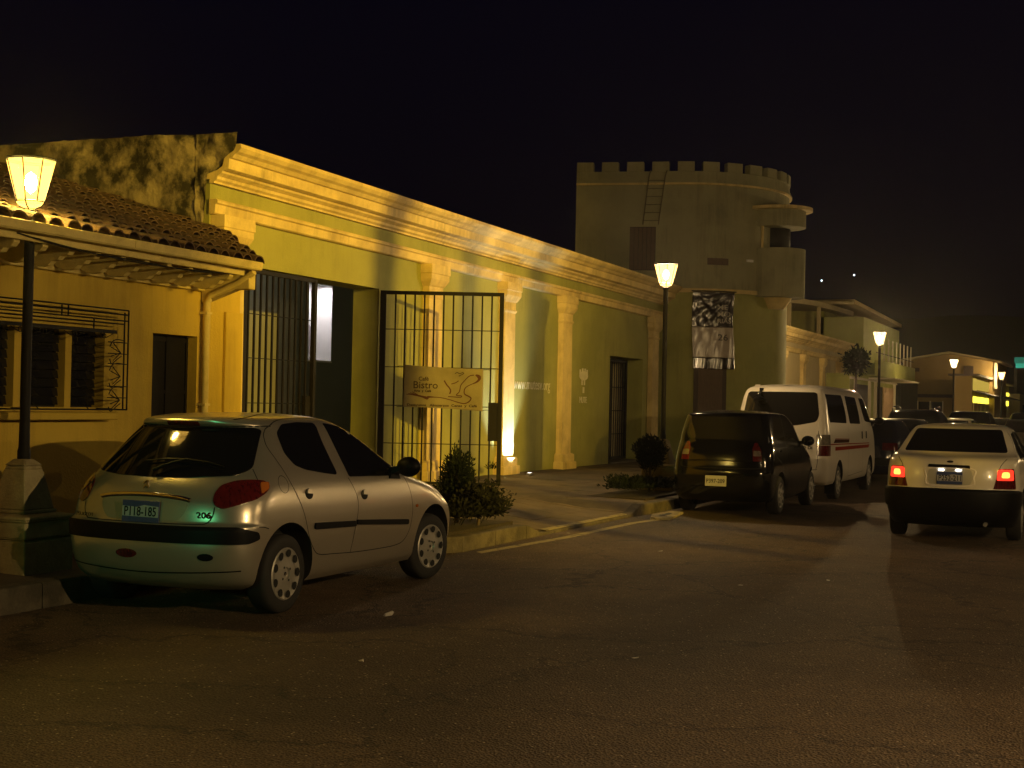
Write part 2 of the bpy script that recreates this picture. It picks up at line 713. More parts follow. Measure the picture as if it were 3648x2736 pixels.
def hp(o):
    """keep world placement under a moved empty"""
    o.location = Vector(o.location) - Vector(o.parent.location)
    return o


WY = 8.30
w = MB()
ZB, ZT = .1, 2.68
for (x0, x1, z0, z1) in ((2.0, 8.35, ZB, ZT), (8.35, 10.29, ZB, 1.46), (8.35, 10.29, 2.16, ZT), (10.29, 10.98, ZB, ZT), (10.98, 11.68, 2.165, ZT), (11.68, 12.41, ZB, ZT)):
    w.box(x0, x1, WY, WY + .22, z0, z1)
for (x0, x1) in ((9.19, 9.27), (9.81, 9.89)):
    w.box(x0, x1, WY + .03, WY + .2, 1.46, 2.16)
# closing walls behind
w.poly([(12.405, WY + .02, ZB), (12.405, WY + .02, 3.0), (15.5, 10.5, 3.6), (15.5, 10.5, ZB)], (0, .15, 0))
w.box(2.0, 12.3, 12.9, 13.1, ZB, 4.3)
hp(w.build('wall', m_yell, house))
hp(one('skirting', m_ycream, house, 2.0, 10.975, WY - .022, WY - .002, .15, .43, .004))
hp(one('wall_moulding', m_ycream, house, 2.0, 11.97, WY - .05, WY - .002, 2.615, 2.665, .006))
hp(one('corner_strip', m_yell, house, 12.12, 12.415, WY - .035, WY - .002, .15, 2.44, .004))
# soffit, fascia, gutter
hp(one('soffit', mat('soffit_board', (.11, .09, .065), .8, var=.2, vscale=6), house, 2.0, 11.7, 7.79, WY + .1, 2.792, 2.81))
hp(one('fascia_board', m_ycream, house, 2.0, 11.66, 7.755, 7.785, 2.755, 2.86, .004))
g = MB()
for i in range(5):
    xa, xb = 2.0 + i * 1.962, 2.0 + (i + 1) * 1.962 - .006
    prof = [(7.742, 2.895), (7.742, 2.83), (7.735, 2.812), (7.66, 2.812), (7.648, 2.825), (7.640, 2.89), (7.646, 2.893), (7.655, 2.83), (7.73, 2.825), (7.734, 2.895)]
    g.prism(prof, xa, xb)
hp(g.build('gutter', m_ycream, house))
prof = [(8.29, 2.790), (7.80, 2.790), (7.80, 2.735), (7.83, 2.705), (7.90, 2.695), (7.93, 2.665), (7.99, 2.655), (8.03, 2.625), (8.12, 2.615), (8.2, 2.640), (8.246, 2.668), (8.29, 2.67)]
k = 0
bx = 11.50
base_br = None
while bx > 6.5:
    if base_br is None:
        base_br = hp(MB().prism(prof, -.032, .032).build('bracket', m_ycream, house))
        base_br.location.x += bx
        bx0 = bx
    else:
        c = base_br.copy()
        COL.objects.link(c)
        c.parent = house
        c.location.x += bx - bx0
    bx -= .322
g = MB()
g.poly([(11.72, 7.74, 2.63), (11.72, 7.74, 2.86), (11.72, 8.29, 2.86), (11.72, 8.29, 2.50), (11.72, 7.90, 2.63)], (.11, 0, 0))
hp(g.build('end_beam', m_ycream, house, bevel=.006))
dp = MB()
dp.tube([(11.735, 7.70, 2.80), (11.735, 7.86, 2.70), (11.735, 8.19, 2.58), (11.735, 8.235, 2.50), (11.735, 8.24, .2)], .036, 10)
for z in (2.4, 1.5, .6):
    dp.box(11.69, 11.78, 8.2, 8.298, z - .012, z + .012)
hp(dp.build('downpipe', m_ycream, house))
wr = MB()
for j in range(2):
    pts = []
    for i in range(24):
        t = i / 23
        xx = 8.55 + t * 2.75
        pts.append((xx, 7.752 - .012 * j, 2.80 - .055 * math.sin(t * math.pi) - .05 * t - .012 * j * math.sin(t * 9)))
    wr.tube(pts, .006, 5)
hp(wr.build('cable', m_iron, house))
# grilled window: sill, jambs, louvre panes, iron grille
hp(one('window_sill', m_yell, house, 7.9, 10.32, 8.15, WY - .002, 1.355, 1.42, .008))
for (x0, x1) in ((8.35, 9.19), (9.27, 9.81), (9.89, 10.29)):
    fr = hp(MB().box(x0, x1, WY + .13, WY + .16, 1.46, 2.16).build('window', m_dark, house))
    for i in range(9):
        z = 1.48 + i * .076
        MB().poly([(x0 + .015, WY + .085, z), (x1 - .015, WY + .085, z), (x1 - .015, WY + .100, z + .070), (x0 + .015, WY + .100, z + .070)], (0, .004, 0)).build('louvre_pane', m_glassdk, fr)
gr = MB()
GY = 8.13
rr = .0075
for (a, b) in (((7.6, 2.33), (10.40, 2.33)), ((7.6, 2.29), (10.40, 2.29)), ((7.6, 2.235), (10.385, 2.235)), ((7.6, 2.205), (10.33, 2.205)), ((7.6, 2.13), (10.20, 2.13)),
               ((10.40, 2.33), (10.40, 1.44)), ((10.345, 2.31), (10.345, 1.44)), ((7.6, 1.445), (10.40, 1.445)), ((9.52, 2.33), (9.52, 2.235)), ((9.60, 2.33), (9.60, 2.235)), ((9.93, 2.235), (9.93, 2.13))):
    gr.tube([(a[0], GY, a[1]), (b[0], GY, b[1])], rr, 5)
gr.box(7.6, 10.22, GY - .02, GY + .012, 2.115, 2.145)
for zz in (1.55, 1.65, 1.85, 1.94, 2.04):
    gr.tube([(10.13, GY, zz), (10.40, GY, zz)], .005, 5)
for zz in (1.53, 1.74, 1.95):
    for dz, ex in ((.08, .10), (.045, .13), (-.035, .13), (-.07, .10)):
        gr.tube([(10.30, GY, zz), (10.30 - ex, GY, zz + dz)], .0045, 5)
    gr.tube(spline([(10.15, GY, zz + .05), (10.19, GY, zz + .10), (10.26, GY, zz + .115), (10.34, GY, zz + .11)], 4), .0045, 5)
    gr.tube(spline([(10.15, GY, zz - .06), (10.18, GY, zz - .10), (10.25, GY, zz - .06), (10.31, GY, zz - .03)], 4), .0045, 5)
for xc in (8.5, 9.23, 9.85):
    for zz in np.arange(1.5, 2.1, .105):
        s_ = 1 if int(zz * 20) % 2 else -1
        gr.tube([(xc - .035, GY, zz), (xc + .035, GY, zz + s_ * .05)], .005, 5)
        gr.tube([(xc - .03, GY, zz + .05), (xc + .03, GY, zz + .05)], .004, 5)
for xc in (8.8, 9.05, 9.3, 9.68, 10.05):
    for q in (-1, 1):
        pts = [(xc + q * (.02 + .022 * math.cos(a)), GY, 2.09 + .022 * math.sin(a)) for a in np.linspace(0, 2 * math.pi, 9)]
        gr.tube(pts, .004, 4)
        gr.tube([(xc + q * .045, GY, 2.075), (xc + q * .13, GY, 2.11)], .004, 4)
for xc in (8.0, 9.14, 10.2):
    gr.tube([(xc, GY, 1.45), (xc, WY, 1.45)], .008, 5)
    gr.tube([(xc, GY, 2.13), (xc, WY, 2.13)], .008, 5)
hp(gr.build('window_grille', m_iron, house))
# dark door in its reveal
d = hp(one('door', m_iron, house, 10.98, 11.68, WY + .12, WY + .17, .15, 2.165))
for xx in (10.99, 11.33, 11.65):
    one('door_rail', m_iron, d, xx, xx + .03, WY + .105, WY + .12, .17, 2.15)
for zz in (.2, .9, 1.6, 2.1):
    one('door_rail', m_iron, d, 10.99, 11.67, WY + .108, WY + .12, zz, zz + .035)

# roof: slab below, barrel tiles above
EY, EZ, RS = 7.74, 2.93, .29


def verge(y):
    return min(14.86, 11.86 + (y - EY) * 1.2)


roof_pts = [(2.0, EY, EZ), (11.84, EY, EZ), (14.85, 10.2, EZ + RS * (10.2 - EY)), (14.85, 13.3, EZ + RS * (13.3 - EY)), (2.0, 13.3, EZ + RS * (13.3 - EY))]
roof = hp(MB().poly([(p[0], p[1], p[2] - .10) for p in roof_pts], (0, 0, .05)).build('roof', m_tile, house))
R1, R2, TL = .088, .072, .44
tm = MB()
nseg = 7
vs, fs = [], []
for (yy, R, zo) in ((0, R1, .016), (TL, R2, -.004)):
    for rr_ in (R, R - .013):
        for k in range(nseg + 1):
            a = math.pi * k / nseg
            vs.append((rr_ * math.cos(a), yy, rr_ * math.sin(a) * .85 + zo + RS * yy))
N1 = nseg + 1
for k in range(nseg):
    fs.append((k, k + 1, 2 * N1 + k + 1, 2 * N1 + k))
    fs.append((N1 + k, 3 * N1 + k, 3 * N1 + k + 1, N1 + k + 1))
    fs.append((k, N1 + k, N1 + k + 1, k + 1))
    fs.append((2 * N1 + k, 2 * N1 + k + 1, 3 * N1 + k + 1, 3 * N1 + k))
tm.add(vs, fs)
tile_o = tm.build('roof_tile', m_tile)
tile_me = tile_o.data
bpy.data.objects.remove(tile_o)
rest = MB()
cnt = 0
row = 0
rr0 = random.Random(11)
y = EY - .03
while y < 12.9:
    x = 5.8
    while x < 14.86:
        if x < verge(y + .12) - .05:
            jx, jy, jz, ja = rr0.uniform(-.010, .010), rr0.uniform(-.022, .022), rr0.uniform(-.004, .012), rr0.uniform(-.05, .05)
            M = Matrix.Translation((x + jx, y + jy, EZ - .045 + RS * (y - EY) + jz)) @ Matrix.Rotation(ja, 4, 'Z')
            if cnt < 292 and x > 7.2:
                t = bpy.data.objects.new('roof_tile', tile_me)
                COL.objects.link(t)
                t.parent = roof
                t.matrix_world = M
                t.matrix_basis = Matrix.Translation(-Vector(house.location) - Vector(roof.location)) @ M if False else M
                t.location = M.translation - Vector(house.location) - Vector(roof.location)
                cnt += 1
            else:
                rest.add([M @ Vector(v) for v in vs], fs)
        x += .196
    y += .355
    row += 1
r_ = rest.build('roof_tiles_upper', m_tile, roof)
r_['kind'] = 'stuff'
r_.location = -Vector(house.location) - Vector(roof.location)

# ------------------------------------------------------------------ green museum building
mus = tag(empty('museum_building', (23, 10.45, .2)), 'long green one-storey building with cream cornice and pilasters behind the open gate', 'building')
GYW = 10.45
XA, XB = 14.9, 34.75


def sink(x):
    return -.0065 * (x - 15)


w = MB()
for (x0, x1, z0, z1) in ((XA, 15.57, .1, 4.5), (15.57, 19.40, 3.30, 4.5), (19.40, 30.38, .1, 4.45), (30.38, 32.8, 2.70, 4.45), (32.8, XB, .1, 4.45)):
    w.box(x0, x1, GYW, GYW + .45, z0, z1)
hp(w.build('wall', m_green, mus))
corn = [(10.9, 4.72), (10.00, 4.72), (9.99, 4.67), (10.03, 4.625), (10.08, 4.60), (10.12, 4.555), (10.16, 4.545), (10.17, 4.42), (10.215, 4.405), (10.26, 4.395), (10.27, 4.37), (10.33, 4.335), (10.34, 4.30), (10.375, 4.275), (10.38, 4.25), (10.448, 4.25), (10.448, 4.30), (10.9, 4.30)]
hp(MB().prism(corn, XA - .02, XB, sink=sink, segs=4).build('cornice', m_cream, mus))
arch = [(10.447, 4.05), (10.34, 4.05), (10.32, 4.03), (10.32, 4.00), (10.35, 3.985), (10.36, 3.88), (10.385, 3.865), (10.447, 3.865)]
hp(MB().prism(arch, XA - .02, XB, sink=sink, segs=4).build('architrave', m_cream, mus))


def pier(xc, s=0.0, parent=mus, y0=0.0, zs=1.0):
    def loft(name, levels, par):
        vs, fs = [], []
        for h, yf, z in levels:
            z = (z * zs) + s
            vs += [(xc - h, GYW + y0 - .002, z), (xc - h, yf + y0, z), (xc + h, yf + y0, z), (xc + h, GYW + y0 - .002, z)]
        n = len(levels)
        for i in range(n - 1):
            for k in range(3):
                a = i * 4 + k
                fs.append((a, a + 1, a + 5, a + 4))
        fs += [(3, 2, 1, 0), ((n - 1) * 4, (n - 1) * 4 + 1, (n - 1) * 4 + 2, (n - 1) * 4 + 3)]
        return MB().add(vs, fs).build(name, m_cream, par)
    sh = loft('pilaster', [(.262, 10.32, .62), (.25, 10.33, 3.36)], parent)
    b = loft('pilaster_base', [(.385, 10.23, .10), (.385, 10.23, .455), (.375, 10.24, .47), (.335, 10.265, .475), (.335, 10.265, .60), (.325, 10.275, .625), (.30, 10.295, .635), (.272, 10.312, .645)], sh)
    c = loft('capital', [(.255, 10.33, 3.30), (.275, 10.31, 3.33), (.28, 10.305, 3.355), (.258, 10.325, 3.365), (.26, 10.325, 3.50), (.28, 10.30, 3.525), (.32, 10.27, 3.58), (.335, 10.25, 3.62), (.335, 10.25, 3.70), (.35, 10.235, 3.715), (.35, 10.235, 3.79), (.345, 10.24, 3.86)], sh)
    return sh


for xc in (15.27, 21.15, 24.30, 27.35, 33.45):
    hp(pier(xc, sink(xc) * .8))
# rough uncovered end wall
from mathutils import noise as mnoise
vs, fs = [], []
nu, nv = 110, 60
for i in range(nu + 1):
    for j in range(nv + 1):
        y = 10.50 + (19.5 - 10.50) * (i / nu)
        top = 4.86 + .02 * mnoise.noise((y * 1.1, 3, 0)) + .015 * mnoise.noise((y * 9, 5, 0)) + .03 * ss(10.4, 12, y)
        z = 2.4 + (top - 2.4) * j / nv
        dx = .035 * mnoise.fractal((y * 2.2, z * 2.2, 2.2), 1, 2, 6) + .02 * abs(mnoise.noise((y * 7, z * 7, 9)))
        vs.append((14.86 - dx - .02, y, z))
for i in range(nu):
    for j in range(nv):
        a = i * (nv + 1) + j
        fs.append((a, a + 1, a + nv + 2, a + nv + 1))
b = len(vs)
sm = MB().add(vs, fs, 0, True)
sm.box(14.95, 15.6, 10.95, 19.5, 2.4, 4.82)
# ragged corner where the render joins the cornice
vs, fs = [], []
ys0 = [(4.84, 10.14), (4.72, 10.17), (4.6, 10.30), (4.5, 10.32), (4.42, 10.50), (4.3, 10.50), (3.4, 10.50)]
hp(sm.build('end_wall', m_stone, mus))
vs, fs = [], []
nz, ny = 34, 10
for i in range(nz + 1):
    z = 3.3 + (4.86 - 3.3) * i / nz
    yl = np.interp(z, [3.3, 4.25, 4.36, 4.42, 4.56, 4.64, 4.86], [10.52, 10.46, 10.44, 10.24, 10.2, 10.05, 10.02])
    for j in range(ny + 1):
        y = yl + (10.62 - yl) * j / ny
        dx = .05 * mnoise.fractal((y * 5, z * 5, 7), 1, 2, 4) * (1 if j else .3)
        vs.append((14.83 - dx, y + (.02 * mnoise.noise((z * 9, 1, 1)) if j == 0 else 0), z))
for i in range(nz):
    for j in range(ny):
        a = i * (ny + 1) + j
        fs.append((a, a + 1, a + ny + 2, a + ny + 1))
hp(MB().add(vs, fs, 0, True).build('broken_render', m_stone, mus))
hp(one('roof', m_dark, mus, 14.95, XB, 10.9, 19.4, 4.46, 4.5))
# entrance passage and room behind the gate
rm = MB()
rm.box(14.95, 23.6, 13.0, 13.15, .1, 4.2)       # back wall gets its niche hole below
hp(one('room_floor', m_slab, mus, 14.95, 23.6, 10.46, 13.0, .10, .262))
w = MB()
w.box(14.95, 21.55, 13.0, 13.2, .1, 4.2)
w.box(22.38, 23.6, 13.0, 13.2, .1, 4.2)
w.box(21.55, 22.38, 13.0, 13.2, .1, 2.27)
w.box(21.55, 22.38, 13.0, 13.2, 3.62, 4.2)
w.box(14.98, 15.1, 10.9, 13.0, .1, 4.2)
w.box(23.5, 23.6, 10.9, 13.0, .1, 4.2)
hp(w.build('room_wall', m_inner, mus))
hp(one('room_ceiling', m_inner, mus, 14.98, 23.6, 10.9, 13.2, 4.2, 4.28))
n = MB()
n.box(21.55, 22.38, 13.40, 13.44, 2.27, 3.62)
n.box(21.551, 21.57, 13.0, 13.4, 2.27, 3.62)
n.box(22.36, 22.379, 13.0, 13.4, 2.27, 3.62)
n.box(21.55, 22.38, 12.985, 13.4, 2.235, 2.269)
n.box(21.55, 22.38, 13.0, 13.4, 3.621, 3.64)
arc = []
for (cx, cz, r, yy, th) in ((21.98, 2.55, .36, 13.36, .04), (21.98, 2.40, .30, 13.32, .04)):
    pts = [(cx - r, yy, 2.272)] + [(cx - r * math.cos(a), yy, cz + .25 + r * math.sin(a)) for a in np.linspace(0, math.pi, 15)] + [(cx + r, yy, 2.272)]
    n.poly(pts, (0, th, 0), 1 if r < .33 else 0)
hp(n.build('lit_niche', [m_white, mat('niche_shade', (.42, .38, .36), .8)], mus))
hp(one('wall_panel', m_dark, mus, 17.35, 17.95, 12.96, 12.998, 1.9, 3.0))
lt = bpy.data.lights.new('niche_light', 'AREA')
lt.energy = 7
lt.color = (1, .93, .95)
lt.shape = 'RECTANGLE'
lt.size = .6
lt.size_y = .12
lo = bpy.data.objects.new('niche_light', lt)
COL.objects.link(lo)
lo.location = (21.97, 13.12, 3.60)
lt2 = bpy.data.lights.new('room_light', 'POINT')
lt2.energy = 10
lt2.color = (1, .92, .75)
lt2.shadow_soft_size = .1
lo2 = bpy.data.objects.new('room_light', lt2)
COL.objects.link(lo2)
lo2.location = (19.2, 12.2, 3.9)
# barred side door
hp(one('door_backing', m_fac2, mus, 30.2, 33.2, 11.1, 11.2, .1, 3.0))
dr = MB()
DX0, DX1, DY = 30.42, 32.76, 10.82
for (a, b, c, d_) in ((DX0, DX0 + .07, .32, 2.66), (DX1 - .07, DX1, .32, 2.66), (DX0, DX1, 2.60, 2.67), (DX0, DX1, .32, .38), (31.5, 31.62, .32, 2.66)):
    dr.box(a, b, DY, DY + .05, c, d_)
dd = hp(dr.build('side_door', m_iron, mus))
dd.location += Vector((0, 0, 0))
k = DX0 + .2
while k < DX1 - .1:
    MB().tube([(k, DY + .025, .35), (k, DY + .025, 2.63)], .013, 5).build('bar', m_iron, dd)
    k += .155
for zz in (.9, 1.45, 2.0):
    one('cross_bar', m_iron, dd, DX0 + .07, DX1 - .07, DY + .018, DY + .034, zz, zz + .02)
hp(one('door_step', m_kerb, mus, 30.38, 32.8, 10.38, 11.2, .1, .30))
# wall lettering and emblem, white paint
m_sign = mat('sign_paint', (.62, .58, .44), .8, var=.15, vscale=9)
m_letter = mat('letter_paint', (.60, .56, .36), .8, var=.15, vscale=9)
Mx = frame_M((24.80, GYW - .004, 1.86), (1, 0, 0), (0, 0, 1))
hp(text_mesh('www.mutesv.org', .30, Mx, m_letter, 'lettering', mus, sx=.92))
Mx = frame_M((28.42, GYW - .004, 1.62), (1, 0, 0), (0, 0, 1))
hp(text_mesh('MUTE', .19, Mx, m_sign, 'lettering', mus, sx=.95))
lg = MB()
Y_ = GYW - .008
cxl, czl = 28.66, 2.20
lg.poly([(cxl + .27 * math.cos(a), Y_, czl + .10 * math.sin(a)) for a in np.linspace(0, 2 * math.pi, 20)[:-1]], (0, .006, 0))
for dx in (-.22, -.07, .08, .21):
    lg.box(cxl + dx - .04, cxl + dx + .04, Y_ - .001, Y_ + .0065, czl + .01, czl + .17 - abs(dx) * .18)
for dx in (-.10, .05):
    lg.box(cxl + dx - .03, cxl + dx + .04, Y_ - .001, Y_ + .0065, czl - .20, czl - .01)
lg.box(cxl - .05, cxl + .05, Y_ - .001, Y_ + .0065, 1.83, 1.96)
hp(lg.build('emblem', m_sign, mus))

# ------------------------------------------------------------------ iron gate, two leaves


def gate_leaf(name, label, org, axis, W, H0, H1, bars, plate, lock_end=True):
    L = tag(empty(name, org, math.atan2(axis[1], axis[0])), label, 'gate', 'iron gate leaves')
    fr = MB()
    fr.box(0, .09, -.04, .04, H0, H1)
    fr.box(W - .065, W, -.03, .03, H0, H1)
    fr.box(.09, W - .055, -.025, .025, H1 - .055, H1)
    fr.box(.09, W - .055, -.025, .025, H0, H0 + .04)
    fr.build('frame', m_iron, L)
    for u in bars:
        MB().box(u - .0125, u + .0125, -.0125, .0125, H0 + .04, H1 - .055).build('bar', m_iron, L)
    for zz in (2.68, 2.10, 1.51, .93):
        MB().box(.09, W - .055, -.006, .006, zz - .006, zz + .006).build('rail', m_iron, L)
    if plate:
        MB().box(W - .21, W - .055, -.02, .02, .99, 1.58).build('lock_plate', m_iron, L)
    return L


axl = (math.sin(yaw), -math.cos(yaw))
leaf_r = gate_leaf('gate_leaf', 'open black iron gate leaf swung out over the pavement carrying the cloth banner', (19.36, 10.40, 0), axl, 1.90, .31, 3.27,
                   [.235 + i * .148 for i in range(11)], True)
leaf_l = gate_leaf('gate_leaf', 'closed black iron gate leaf standing beside the yellow house', (15.60, 10.42, 0), (1, 0), 1.86, .31, 3.27,
                   [.17 + i * .1455 for i in range(11)], False)
MB().box(1.60, 1.72, -.03, .03, .9, 1.62).build('lock_plate', m_iron, leaf_l)
# cloth banner on the open leaf
m_cloth = mat('banner_cloth', (.23, .20, .12), .85, var=.12, vscale=7, bump=.2)
m_red = mat('banner_red', (.075, .022, .012), .8)
m_ink = mat('banner_ink', (.05, .03, .018), .8)
Mg = frame_M((19.36, 10.40, 0), (axl[0], axl[1], 0), (0, 0, 1))   # x=u, y=z(up), z=towards the camera


def ban(u, z):
    return .060 + .014 * math.sin(u * 9 + z * 4) + .010 * math.sin(z * 17 + u * 3) + .02 * max(0, (z - 1.9)) * math.sin(u * 14)


nu, nv = 40, 24
vs, fs = [], []
for i in range(nu + 1):
    for j in range(nv + 1):
        u = .385 + (1.605 - .385) * i / nu
        z = 1.465 + (2.115 - 1.465) * j / nv - .035 * (u - 1) + (.012 * math.sin(i / nu * math.pi) * (-1 if j > nv / 2 else 1))
        vs.append(Mg @ Vector((u, z, ban(u, z))))
for i in range(nu):
    for j in range(nv):
        a = i * (nv + 1) + j
        fs.append((a, a + nv + 1, a + nv + 2, a + 1))
banner = tag(MB().add(vs, fs, 0, True).build('cafe_banner', m_cloth), 'pale cloth cafe banner with a cup drawing tied to the open gate leaf', 'banner')
md = banner.modifiers.new('thick', 'SOLIDIFY')
md.thickness = .004
md.offset = -1


def stroke(pts, wd, m, name='drawing', nn=6, taper=None):
    P = spline([(p[0], p[1], 0) for p in pts], nn)
    vs, fs = [], []
    for i, p in enumerate(P):
        a, b = P[max(i - 1, 0)], P[min(i + 1, len(P) - 1)]
        d = (b - a).normalized()
        nrm = Vector((-d.y, d.x, 0))
        w_ = (wd if not taper else np.interp(i / (len(P) - 1), *taper)) / 2
        for s in (-1, 1):
            q = p + nrm * w_ * s
            vs.append(Mg @ Vector((q.x, q.y, ban(q.x, q.y) + .006)))
    for i in range(len(P) - 1):
        a = 2 * i
        fs.append((a, a + 1, a + 3, a + 2))
    return MB().add(vs, fs, 0, True).build(name, m, banner)


def bz(zx, zy):   # coordinates on the drawing sheet -> (u, z)
    return (.385 + (zx - 340) / 1650 * 1.22, 2.115 - (zy - 185) / 880 * .65 - .0)


S_ = lambda L: [bz(*p) for p in L]
stroke(S_([(480, 770), (720, 810), (830, 840), (870, 818), (1100, 825), (1300, 865), (1450, 910), (1600, 940), (1700, 900), (1745, 830), (1700, 790), (1620, 750), (1600, 700), (1620, 620), (1700, 560), (1850, 490), (1910, 420), (1890, 370), (1830, 345)]), .016, m_red, taper=([0, .12, .2, .55, .8, .93, 1], [.008, .05, .012, .02, .012, .06, .02]))
stroke(S_([(1800, 345), (1700, 370), (1600, 470), (1530, 560), (1510, 660), (1490, 710), (1440, 770), (1540, 780), (1520, 810), (1270, 800)]), .014, m_red)
stroke(S_([(1180, 470), (1230, 550), (1290, 620), (1320, 680), (1300, 745)]), .02, m_red)
stroke(S_([(1330, 540), (1420, 510), (1480, 470)]), .014, m_red)
stroke(S_([(1400, 320), (1450, 300), (1500, 320), (1560, 300), (1580, 320), (1480, 375)]), .012, m_ink)
for k in range(4):
    stroke(S_([(400 + k * 40, 770 - k * 18), (520 + k * 30, 765 - k * 5 + 10), (700, 790 + k * 8)]), .010, m_red)


def btext(txt, size, zx, zy, m=m_ink, sx=1.0):
    u, z = bz(zx, zy)
    o = text_mesh(txt, size, frame_M((0, 0, 0), (1, 0, 0), (0, 1, 0)), m, 'lettering', banner, extrude=0, sx=sx, bold=.002)
    for v in o.data.vertices:
        uu, zz = u + v.co.x, z + v.co.y
        v.co = Mg @ Vector((uu, zz, ban(uu, zz) + .008))
    return o


btext('Café', .085, 650, 480)
btext('Bistro', .155, 535, 640, sx=1.02)
btext('Arte  y  Café', .05, 560, 715)
btext('Desayunos   Almuerzos  Cenas  y  Café', .052, 420, 1010, sx=1.28)
for (u, z) in ((.385, 2.11), (1.605, 2.08), (.385, 1.49), (1.6, 1.46)):
    s = -1 if u < 1 else 1
    MB().tube([Mg @ Vector((u, z, .06)), Mg @ Vector((u + s * .07, z + .005, .02)), Mg @ Vector((u + s * .1, z, .0))], .005, 5).build('tie', m_iron, banner)
# ------------------------------------------------------------------ round castellated tower
C_ = Vector((37.2, 10.76, 0))
TR = 2.77
ang0 = math.atan2(-.278, -.9605)          # direction from the centre towards the street corner we see


def tower_path(extra=0.0, n=64):
    """outline from the flat wall's far end, tangent point, then round towards the street"""
    P = C_ + Vector((math.cos(ang0), math.sin(ang0), 0)) * (TR + extra)
    A = P + Vector((-.20, .98, 0)) * 2.74 + Vector((0, .01, 0))
    pts = [A]
    for i in range(8):
        pts.append(A.lerp(P, (i + 1) / 8))
    for i in range(1, n + 1):
        a = ang0 + (math.pi * 1.05) * i / n
        pts.append(C_ + Vector((math.cos(a), math.sin(a), 0)) * (TR + extra))
    pts.append(Vector((37.9, 13.55, 0)))
    return pts


tower = tag(empty('castle_tower', (37.2, 10.76, .2)), 'round olive tower with battlements and a small balcony at the end of the green building', 'tower')


def shell(path, z0, z1, mi=0, mb=None, cap=True):
    mb = mb or MB()
    n = len(path)
    vs = [(p.x, p.y, z0) for p in path] + [(p.x, p.y, z1) for p in path]
    mb.add(vs, [(k, (k + 1) % n, (k + 1) % n + n, k + n) for k in range(n)], mi, True)
    if cap:
        mb.add([(p.x, p.y, z1) for p in path], [tuple(range(n))], mi)
        mb.add([(p.x, p.y, z0) for p in path], [tuple(range(n))[::-1]], mi)
    return mb


hp(shell(tower_path(), .1, 4.50).build('lower_wall', m_green, tower, sharp=30))
hp(shell(tower_path(.02), 4.501, 7.505).build('wall', m_tower, tower, sharp=30))
hp(shell(tower_path(.06), 4.46, 4.56).build('string_course', m_cream, tower, sharp=30))
hp(shell(tower_path(.09), 7.16, 7.21).build('cornice_ring', m_cream, tower, sharp=30))
hp(shell(tower_path(.05), 7.211, 7.30).build('parapet_band', m_tower, tower, sharp=30))
# battlements
path = tower_path(.03, 96)
acc = [0]
for i in range(1, len(path)):
    acc.append(acc[-1] + (path[i] - path[i - 1]).length)


def at_len(s):
    i = max(j for j in range(len(acc)) if acc[j] <= s)
    i = min(i, len(path) - 2)
    t = (s - acc[i]) / max(1e-6, acc[i + 1] - acc[i])
    p = path[i].lerp(path[i + 1], t)
    d = (path[i + 1] - path[i]).normalized()
    return p, d


s = 0.0
k = 0
while s + .43 < acc[-2]:
    pts = []
    for q in (0, .14, .29, .43):
        p, d = at_len(s + q)
        nrm = Vector((d.y, -d.x, 0))
        if nrm.dot(p - C_) < 0:
            nrm = -nrm
        pts.append((p + nrm * .012, p - nrm * .22))
    vs = []
    for z in (7.495, 7.75):
        vs += [(a.x, a.y, z) for a, b in pts] + [(b_.x, b_.y, z) for a, b_ in pts]
    n = len(pts)
    ring = list(range(n)) + list(range(2 * n - 1, n - 1, -1))
    fs = [tuple(ring)[::-1], tuple(i + 2 * n for i in ring)]
    for i in range(len(ring)):
        a, b = ring[i], ring[(i + 1) % len(ring)]
        fs.append((a, b, b + 2 * n, a + 2 * n))
    hp(MB().add(vs, fs).build('merlon', m_tower, tower, bevel=.012))
    s += .64
    k += 1


def on_tower(yv, z, out_=0.0):
    """point on the tower skin seen at this Y"""
    P = C_ + Vector((math.cos(ang0), math.sin(ang0), 0)) * TR
    if yv > P.y:
        t = (yv - P.y) / .98
        q = P + Vector((-.20, .98, 0)) * t
        nrm = Vector((-.98, -.20, 0)).normalized()
    else:
        dy = yv - C_.y
        q = Vector((C_.x - math.sqrt(TR * TR - dy * dy), yv, 0))
        nrm = (q - C_).normalized()
    q = q + nrm * out_
    return Vector((q.x, q.y, z)), nrm


def wallplate(name, m, ya, yb, z0, z1, o0, o1, n=4, par=tower):
    vs = []
    for o_ in (o0, o1):
        for z in (z0, z1):
            for i in range(n + 1):
                vs.append(on_tower(ya + (yb - ya) * i / n, z, o_)[0])
    N = n + 1
    fs = []
    for i in range(n):
        fs.append((i, i + 1, N + i + 1, N + i))
        fs.append((2 * N + i, 3 * N + i, 3 * N + i + 1, 2 * N + i + 1))
        fs.append((i, 2 * N + i, 2 * N + i + 1, i + 1))
        fs.append((N + i, N + i + 1, 3 * N + i + 1, 3 * N + i))
    fs.append((0, N, 3 * N, 2 * N))
    fs.append((n, 2 * N + n, 3 * N + n, N + n))
    o = MB().add(vs, fs).build(name, m, par)
    if par is tower:
        hp(o)
    return o


